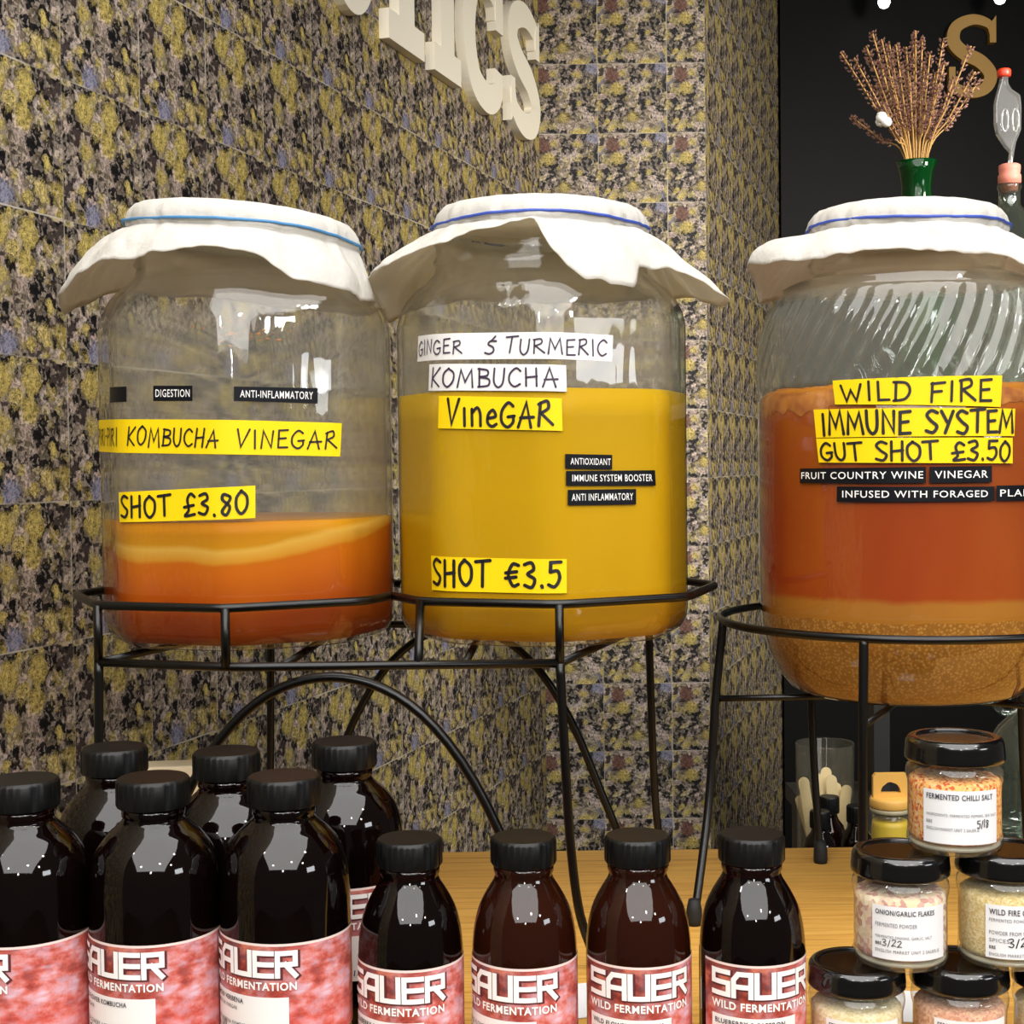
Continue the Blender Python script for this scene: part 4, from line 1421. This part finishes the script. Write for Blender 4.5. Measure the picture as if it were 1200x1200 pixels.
# ------------------------------------------------------------------ back counter things
ZB = CZ - .51
cup = thing('glass_tumbler', 'straight clear glass tumbler holding wooden stir sticks', 'glass', (at(967, 930, 1.83).x, 1.83, ZB))
mb = MB(); mb.add(*lathe([(0, .004), (.030, .003), (.0335, 0), (.0350, .003), (.0368, .152), (.0362, .1535), (.0353, .152), (.0335, .008), (0, .007)], 56)); mb.build('glass_body', M['cup_glass'], cup)
rnd = random.Random(21)
for k, (px0, px1, ytop) in enumerate([(941, 944, 911), (957, 962, 906), (968, 970, 899), (974, 985, 908), (980, 982, 917), (993, 990, 920), (936, 950, 932), (986, 987, 923)]):
    top = at(px0, ytop, 1.83 + rnd.uniform(-.012, .012)); 
    bx = cup.location.x + max(-.024, min(.024, (at(px1, 1000, 1.83).x - cup.location.x) * .5)); by = 1.83 + rnd.uniform(-.016, .016)
    b = Vector((bx, by, ZB + .009))
    d = top - b; L = d.length
    ang = rnd.uniform(-.35, .35)
    wv = Vector((cos(ang), sin(ang), 0)); wv = (wv - d.normalized() * wv.dot(d.normalized())).normalized()
    nv = d.normalized().cross(wv)
    n = 14; out = []
    hw = .0068
    prof = [(-hw, 0), (-hw, L - hw)] + [(-hw * cos(pi * i / 8), L - hw + hw * sin(pi * i / 8)) for i in range(1, 8)] + [(hw, L - hw), (hw, 0)]
    vs = []
    for sgn in (-.0009, .0009):
        vs += [tuple(wv * a + d.normalized() * q + nv * sgn) for a, q in prof]
    m = len(prof)
    fs = [list(range(m))[::-1], [m + i for i in range(m)]] + [[i, (i + 1) % m, m + (i + 1) % m, m + i] for i in range(m)]
    mb = MB(); mb.add(vs, fs)
    o = mb.build('stir_stick', M['stick'], None, b, smooth=False)
    tag(o, 'pale wooden stir stick standing in the glass tumbler', 'stick', 'stir sticks in the tumbler')


def dropper(label, px_, py_, Y, H=.098):
    p = at(px_, py_, Y)
    t = thing('small_dark_bottle', label, 'bottle', (p.x, Y, ZB))
    mb = MB(); mb.add(*lathe([(0, .001), (.017, 0), (.0195, .003), (.0195, .055), (.017, .064), (.011, .072), (.0095, .077), (.0095, .082), (0, .082)], 32)); mb.build('glass_body', M['amber'], t)
    mb = MB(); mb.add(*ridged_cap(.0118, H - .02, H, 60)); mb.build('screw_cap', M['cap'], t, sharp=40)
    return t


dropper('tiny black capped bottle directly before the tumbler of sticks', 961, 970, 1.70)
dropper('tiny black capped bottle nearest to the bamboo lidded jar', 1004, 972, 1.72, .099)
dropper('tiny black capped bottle peeping out behind the first tiny bottle', 972, 958, 1.765, .1)

p = at(1043, 950, 1.78)
kj = thing('bamboo_lid_jar', 'small yellow jar with bamboo lid and arched handle on back counter', 'jar', (p.x, 1.78, ZB))
mb = MB(); mb.add(*lathe([(0, .001), (.020, 0), (.0235, .004), (.024, .02), (.024, .062), (.0225, .068), (.022, .076), (0, .076)], 40)); mb.build('glass_body', M['small_glass'], kj)
mb = MB(); mb.add(*lathe([(0, .003), (.020, .003), (.0218, .006), (.0222, .02), (.0222, .060), (.021, .066), (0, .067)], 40)); mb.build('yellow_filling', M['yellow_fill'], kj)
mb = MB(); mb.add(*lathe([(0, .0765), (.0238, .0765), (.0245, .078), (.0245, .0805), (.0238, .082), (0, .082)], 40)); mb.build('seal_ring', M['rubber_seal'], kj)
mb = MB(); mb.add(*lathe([(0, .0822), (.0240, .0822), (.0248, .084), (.0248, .092), (.0235, .0945), (0, .0945)], 40))
mb.build('bamboo_lid', M['bamboo'], kj)
# arched handle: a plate with a half-moon opening
zc0 = .0945; W2 = .0215; Ht = .030
outer = [(-W2, 0), (-W2, Ht - .004), (-W2 + .003, Ht), (W2 - .003, Ht), (W2, Ht - .004), (W2, 0)]
inner = [(.0125 * cos(pi * i / 10), .006 + .0135 * sin(pi * i / 10)) for i in range(11)]     # right to left over the arch
mbh = MB()
ringo = [(W2, 0), (W2, Ht - .004), (W2 - .003, Ht), (.006, Ht), (0, Ht), (-.006, Ht), (-W2 + .003, Ht), (-W2, Ht - .004), (-W2, 0)]
idx = [0, 1, 2, 3, 5, 6, 8, 9, 10]
ringi = [inner[i] for i in idx]
for yy in (-.004, .004):
    vs = [(a, yy, zc0 + b) for a, b in ringo] + [(a, yy, zc0 + b) for a, b in ringi]
    n = len(ringo)
    fs = [[i, i + 1, n + i + 1, n + i] for i in range(n - 1)] + [[0, n, 2 * n - 1, n - 1]]
    mbh.add(vs, fs)
n = len(ringo)
for i in range(n - 1):
    for base in (0, n):
        mbh.f.append([base + i, base + i + 1, 2 * n + base + i + 1, 2 * n + base + i]); mbh.mi.append(0)
mbh.f.append([n, 2 * n - 1, 4 * n - 1, 3 * n]); mbh.mi.append(0)
mbh.build('lid_handle', M['bamboo'], kj, smooth=False)

# glass flagon at the back
p = at(1212, 930, 1.92)
fl = thing('glass_flagon', 'clear glass flagon with ring handle standing behind the chilli salt jar', 'flagon', (p.x, 1.92, ZB))
mb = MB(); mb.add(*lathe([(0, .004), (.055, 0), (.062, .006), (.064, .03), (.064, .10), (.060, .13), (.046, .155), (.028, .172), (.022, .185), (.022, .205), (.026, .208), (.026, .222), (.022, .224), (.019, .222), (.019, .19), (.026, .168), (.044, .150), (.057, .128), (.061, .10), (.061, .03), (.055, .008), (0, .009)], 48)); mb.build('glass_body', M['dark_glass'], fl)
pts = [(-.036 + .019 * cos(2 * pi * k / 24), -.006, .192 + .019 * sin(2 * pi * k / 24)) for k in range(24)]
mb = MB(); mb.add(*tube(pts, .005, 10, True)); mb.build('ring_handle', M['dark_glass'], fl)

# ------------------------------------------------------------------ shelf: green vase with dried lavender, demijohn with airlock
VY = 2.05
p = at(1074, 200, VY)
VX = p.x; VT = p.z + .012
vh = VT - SHZ
vase = thing('green_vase', 'green glass vase with flared lip holding dried lavender', 'vase', (VX, VY, SHZ))
prof = [(0, .004), (.020, .002), (.024, 0), (.028, .006), (.034, .06), (.036, .14), (.030, .22), (.0215, vh - .06), (.0205, vh - .035), (.023, vh - .015), (.0285, vh), (.0275, vh + .0005), (.0215, vh - .016), (.019, vh - .036), (.020, vh - .06), (.028, .215), (.033, .14), (.031, .06), (.025, .01), (0, .009)]
mb = MB(); mb.add(*lathe(prof, 48)); mb.build('glass_body', M['green_glass'], vase)
rnd = random.Random(31)


def lav_stem(tip_px, tip_py, dy, kind=0):
    tip = at(tip_px, tip_py, VY + dy)
    a = rnd.uniform(0, 6.28); q = rnd.uniform(.0, .011)
    mouth = Vector((VX + max(-.012, min(.012, (tip.x - VX) * .22)), VY + dy * .1, VT - .01))
    foot = Vector((VX - (tip.x - VX) * .06 + q * cos(a) * .5, VY + q * sin(a) * .5, SHZ + .02 + rnd.uniform(0, .05)))
    P = smooth_pts([foot, mouth, mouth.lerp(tip, .5) + Vector((0, 0, .006)), tip], 7)
    P = [v - foot for v in P]
    nm, lb_, gp, ct = [('dried_lavender_stem', 'dried lavender stem with mauve buds in the green vase', 'dried lavender in the green vase', 'dried flower'),
                       ('cotton_stem', 'stem with one white cotton tuft in the green vase', None, 'dried flower')][kind]
    t = thing(nm, lb_, ct, foot, 0, gp)
    mb = MB(); mb.add(*tube(P, .0011, 6)); mb.build('stalk', M['straw'], t)
    mb = MB()
    if kind == 1:
        for s in range(5):
            c = P[-1] + Vector((rnd.uniform(-.006, .006), rnd.uniform(-.005, .005), rnd.uniform(-.007, .005)))
            vs, fs = lathe([(0, -.008), (.006, -.005), (.008, 0), (.006, .005), (0, .008)], 12)
            mb.add([(x + c.x, y + c.y, z + c.z) for x, y, z in vs], fs)
        mb.build('cotton_tuft', M['cotton'], t)
        return
    n = len(P); i0 = int(n * rnd.uniform(.52, .64))
    L = P[i0:]
    for i in range(len(L) - 1):
        for s in range(2):
            q0 = L[i].lerp(L[i + 1], s / 2)
            d = (L[i + 1] - L[i]).normalized()
            for m in range(4):
                a = rnd.uniform(0, 6.28)
                side = Vector((cos(a), sin(a), 0)); side = (side - d * side.dot(d)).normalized()
                c = q0 + side * rnd.uniform(.0015, .0038); ax = (d * .8 + side * .6).normalized()
                ref = ax.cross(Vector((.3, .9, .2))).normalized(); r2 = ax.cross(ref)
                ln = rnd.uniform(.004, .0075); wd = rnd.uniform(.0014, .0023)
                vs = [c, *[c + ax * ln * .5 + (ref * cos(k * 2.094) + r2 * sin(k * 2.094)) * wd for k in range(3)], c + ax * ln]
                mb.add(vs, [[0, 2, 1], [0, 3, 2], [0, 1, 3], [1, 2, 4], [2, 3, 4], [3, 1, 4]])
    mb.build('flower_spike', M['lav_bud'], t, smooth=False)


tips = [(985, 61), (1001, 68), (1015, 54), (1022, 37), (1033, 46), (1042, 51), (1050, 52), (1062, 55), (1073, 36), (1081, 44), (1106, 45), (1107, 72), (1138, 54), (1143, 84), (1148, 94), (1118, 92), (999, 138),
        (1018, 62), (1040, 60), (1070, 48), (1083, 82), (1096, 85), (1030, 70), (1058, 75), (1090, 62), (1026, 100), (1045, 90), (1066, 90), (1078, 105), (1100, 100), (1050, 112), (1086, 120), (1035, 123), (1095, 130), (1072, 125), (1104, 132)]
for k, (a, b) in enumerate(tips):
    lav_stem(a, b, rnd.uniform(-.035, .035))
lav_stem(1037, 141, -.02, 1)

DY = 2.06
p = at(1183, 216, DY)
dj = thing('demijohn', 'clear glass demijohn on the shelf under the airlock', 'demijohn', (p.x, DY, SHZ))
nh = p.z - SHZ
mb = MB(); mb.add(*lathe([(0, .006), (.060, 0), (.070, .008), (.072, .03), (.072, nh * .55), (.060, nh * .72), (.030, nh * .84), (.0155, nh * .9), (.0148, nh - .01), (.017, nh - .006), (.017, nh), (.0125, nh), (.0125, nh * .9), (.028, nh * .83), (.058, nh * .7), (.069, nh * .54), (.069, .03), (.06, .009), (0, .011)], 48)); mb.build('glass_body', M['dark_glass'], dj)
al = thing('airlock', 'clear bubbling airlock with red cap in a pink bung', 'airlock', (p.x, DY, p.z))
mb = MB(); mb.add(*lathe([(0, -.010), (.011, -.010), (.0122, .0), (.0158, .002), (.0158, .012), (.0140, .014), (.0150, .019), (.0150, .026), (.012, .028), (0, .028)], 32)); mb.build('rubber_bung', M['pink_bung'], al)
sc = DY / F
bodyp = [(0, .028), (.003, .045), (-.004, .052), (-.016, .070), (-.019, .085), (-.019, .112), (-.017, .122), (-.012, .140), (-.010, .150), (-.010, .152), (-.001, .152), (-.001, .140), (.004, .132), (.016, .124), (.0175, .108), (.0170, .075), (.010, .058), (.0075, .045), (.005, .028)]
bo = [(a - .002, b) for a, b in bodyp]
vs = [(a, -.006, b) for a, b in bo] + [(a, .006, b) for a, b in bo]
n = len(bo)
fs = [list(range(n)), [n + i for i in range(n)][::-1]] + [[i, (i + 1) % n, n + (i + 1) % n, n + i] for i in range(n)]
mb = MB(); mb.add(vs, fs); bevel_obj(mb.build('airlock_body', M['airlock_plastic'], al, smooth=False), .002, 2)
for sx in (-.0085, .0065):
    pts = [(sx + .0045 * cos(2 * pi * k / 20), -.006, .088 + .016 * sin(2 * pi * k / 20)) for k in range(20)]
    mb = MB(); mb.add(*tube(pts, .0018, 8, True)); mb.build('bubble_chamber', M['airlock_plastic'], al)
vs, fs = lathe([(0, .150), (.0085, .150), (.0095, .152), (.0095, .159), (.008, .161), (0, .161)], 24)
mb = MB(); mb.add([(x - .0075, y, z) for x, y, z in vs], fs); mb.build('airlock_cap', M['red_plastic'], al)


# ------------------------------------------------------------------ sign letters
def prism(polys, depth):
    """list of 2D polygons (x,z) -> solid from y=0 (front) to y=depth"""
    mb = MB()
    for P in polys:
        n = len(P)
        vs = [(a, 0, b) for a, b in P] + [(a, depth, b) for a, b in P]
        # faces as strips when the polygon came from a ribbon (pairs), else an n-gon
        fs = [list(range(n)), [n + i for i in range(n)][::-1]] + [[i, (i + 1) % n, n + (i + 1) % n, n + i] for i in range(n)]
        mb.add(vs, fs)
    return mb


def stroke_solid(pts, widths, depth):
    P = [Vector((a, b)) for a, b in pts]; n = len(P)
    Lp = []; Rp = []
    for i in range(n):
        d = (P[min(i + 1, n - 1)] - P[max(i - 1, 0)]).normalized()
        nn = Vector((-d.y, d.x)) * widths[i] / 2
        Lp.append(P[i] + nn); Rp.append(P[i] - nn)
    vs = []
    for a, b in zip(Lp, Rp):
        vs += [(a.x, 0, a.y), (b.x, 0, b.y), (a.x, depth, a.y), (b.x, depth, b.y)]
    fs = []
    for i in range(n - 1):
        q = 4 * i; r = 4 * i + 4
        fs += [[q, r, r + 1, q + 1], [q + 2, q + 3, r + 3, r + 2], [q, q + 2, r + 2, r], [q + 1, r + 1, r + 3, q + 3]]
    fs += [[0, 1, 3, 2], [4 * (n - 1), 4 * (n - 1) + 2, 4 * (n - 1) + 3, 4 * (n - 1) + 1]]
    return vs, fs


def curve2(pts, n=8):
    return [(v.x, v.y) for v in smooth_pts([(a, b, 0) for a, b in pts], n)]


def letter_S(w_, h_, th, depth, thin=.55):
    c = curve2([(.90, .74), (.84, .88), (.52, .945), (.18, .86), (.12, .68), (.32, .54), (.66, .43), (.86, .27), (.76, .11), (.46, .055), (.16, .13), (.08, .29)])
    pts = [(a * w_, b * h_) for a, b in c]; n = len(pts)
    wd = [th * (thin + (1 - thin) * math.sin(pi * min(1, max(0, i / (n - 1)))) ** .8) for i in range(n)]
    mb = MB(); mb.add(*stroke_solid(pts, wd, depth))
    b2 = prism([[(.84 * w_, .66 * h_), (.97 * w_, .66 * h_), (.97 * w_, .99 * h_), (.86 * w_, .90 * h_), (.84 * w_, .86 * h_)], [(.02 * w_, .02 * h_), (.12 * w_, .10 * h_), (.15 * w_, .16 * h_), (.15 * w_, .37 * h_), (.02 * w_, .37 * h_)]], depth)
    mb.add([(x, y - .0012 if y == 0 else y + .0006, z) for x, y, z in b2.v], b2.f)
    return mb


def letter_C(w_, h_, th, depth):
    c = curve2([(.88, .70), (.84, .86), (.58, .94), (.26, .84), (.13, .50), (.26, .16), (.58, .06), (.84, .14), (.88, .32)])
    pts = [(a * w_, b * h_) for a, b in c]; n = len(pts)
    wd = [th * (.7 + .3 * math.sin(pi * i / (n - 1))) for i in range(n)]
    mb = MB(); mb.add(*stroke_solid(pts, wd, depth))
    b2 = prism([[(.80 * w_, .62 * h_), (1.0 * w_, .62 * h_), (1.0 * w_, .98 * h_), (.88 * w_, .90 * h_), (.80 * w_, .84 * h_)]], depth)
    mb.add([(x, y - .0012 if y == 0 else y + .0006, z) for x, y, z in b2.v], b2.f)
    return mb


def letter_O(w_, h_, th, depth):
    n = 48
    pts = [(w_ / 2 + (w_ - th) / 2 * cos(2 * pi * k / n), h_ / 2 + (h_ - th) / 2 * sin(2 * pi * k / n)) for k in range(n + 1)]
    mb = MB(); mb.add(*stroke_solid(pts, [th] * (n + 1), depth))
    return mb


def letter_I(w_, h_, th, depth):
    s = .21 * h_ * .9
    m = w_ / 2
    P = [(0, 0), (w_, 0), (w_, s), (m + th / 2, s), (m + th / 2, h_ - s), (w_, h_ - s), (w_, h_), (0, h_), (0, h_ - s), (m - th / 2, h_ - s), (m - th / 2, s), (0, s)]
    return prism([P], depth)


def letter_T(w_, h_, th, depth):
    m = w_ / 2; s = .21 * h_ * .9; q = .07
    P = [(m - q, 0), (m + q, 0), (m + q, s), (m + th / 2, s), (m + th / 2, h_ - .045), (w_ - .03, h_ - .045), (w_ - .03, h_ - .085), (w_, h_ - .085), (w_, h_), (0, h_), (0, h_ - .085), (.03, h_ - .085), (.03, h_ - .045), (m - th / 2, h_ - .045), (m - th / 2, s), (m - q, s)]
    return prism([P], depth)


wd_ = Vector((DX, 1, 0)).normalized()
ROT = math.atan2(wd_.y, wd_.x)
LB = CZ + .629; LH = .232; LD = .016


def wall_letter(name, label, Y0, mb, width):
    x = XC - DX * (YC - Y0)
    nrm = Vector((wd_.y, -wd_.x, 0))
    loc = Vector((x, Y0, LB)) + nrm * (LD + .0015)
    o = mb.build(name, M['letter'], None, loc, smooth=False)
    o.rotation_euler = (0, 0, ROT)
    tag(o, label, 'sign letter')
    return o


def along(px_):
    """depth on the long wall's letter faces seen at a photo column"""
    d = ray(px_, 120)
    nrm = Vector((wd_.y, -wd_.x, 0)); base = Vector((XC, YC, 0)) + nrm * LD
    t = base.dot(nrm) / Vector((d.x, d.y, 0)).dot(nrm)
    return d.y * t


for nm, lb_, x0, x1, fn, th in (('letter_o', 'cream slab letter O on tiled wall, only its round bottom showing', 387, 444, letter_O, .055),
                                ('letter_i', 'cream slab letter I on tiled wall beside the C', 510, 541, letter_I, .060),
                                ('letter_c', 'cream slab letter C on tiled wall, second from the corner', 545, 590, letter_C, .058),
                                ('letter_s', 'cream slab letter S on tiled wall beside the corner', 598, 633, letter_S, .056)):
    ya, yb = along(x0), along(x1)
    L = (yb - ya) * math.sqrt(1 + DX * DX)
    xx = YC - ya
    # the wall foot point below the letter's near end
    nrm = Vector((wd_.y, -wd_.x, 0))
    p = at(x0, 120, ya)
    o = fn(L, LH, th, LD).build(nm, M['letter'], None, (p.x, ya, LB), smooth=False)
    o.rotation_euler = (0, 0, ROT); tag(o, lb_, 'sign letter')
ya, yb = along(461), along(495)
L = (yb - ya) * math.sqrt(1 + DX * DX)
wT = .215
mid = (Vector(at(461, 120, ya)) + Vector(at(495, 120, yb))) / 2
st = mid - wd_ * wT / 2
o = letter_T(wT, LH, .060, LD).build('letter_t', M['letter'], None, (st.x, st.y, LB), smooth=False)
o.rotation_euler = (0, 0, ROT); tag(o, 'cream slab letter T on tiled wall, its foot showing beside the I', 'sign letter')

# golden letter on the black wall
a = at(1111, 114, WB - .022); b = at(1169, 17, WB - .022)
mbS = letter_S(b.x - a.x, b.z - a.z, .036, .020, .35)
o = mbS.build('golden_letter', M['gold'], None, (a.x, WB - .022, a.z), smooth=False)
tag(o, 'golden letter S on the black wall behind the dried lavender', 'sign letter')

# bright little spotlights at the top of the black wall
for (px_, py_, lb_) in ((1036, 2, 'small lit spotlight high on black wall above the dried lavender'), (1172, -3, 'small lit spotlight high on black wall above the golden letter')):
    p = at(px_, py_, WB - .14)
    t = thing('spotlight', lb_, 'lamp', p)
    vs, fs = lathe([(0, -.018), (.0105, -.0135), (.0155, -.003), (.014, .007), (0, .012)], 24)
    mb = MB(); mb.add(vs, fs); mb.build('bulb', M['bulb'], t)
    mb = MB(); mb.add(*lathe([(.0165, .006), (.0195, .008), (.0195, .05), (.012, .056), (0, .056)], 24)); mb.build('lamp_housing', M['shelf'], t)
    mb = MB(); mb.add(*tube([(0, 0, .05), (0, .07, .062), (0, .139, .062)], .005, 8)); mb.build('lamp_arm', M['shelf'], t)

# ------------------------------------------------------------------ groups of repeats
for o in S.objects:
    if o.parent is None and 'label' in o and 'group' not in o:
        n = o.name.split('.')[0]
        if n == 'amber_bottle':
            o['group'] = 'big amber bottles' if o['label'].startswith('big') else 'small amber bottles in the front row'
        elif n in ('spice_jar', 'octagonal_jar', 'cloth_cover', 'small_dark_bottle', 'spotlight', 'price_card', 'wire_stand'):
            o['group'] = {'spice_jar': 'spice jars stacked in a pyramid', 'octagonal_jar': 'octagonal jars on the long stand', 'cloth_cover': 'muslin covers on the jars',
                          'small_dark_bottle': 'tiny bottles on the back counter', 'spotlight': 'spotlights above the black wall', 'price_card': 'loose paper cards', 'wire_stand': 'black wire stands'}[n]
        elif n.startswith('letter_'):
            o['group'] = 'cream sign letters on the tiled wall'
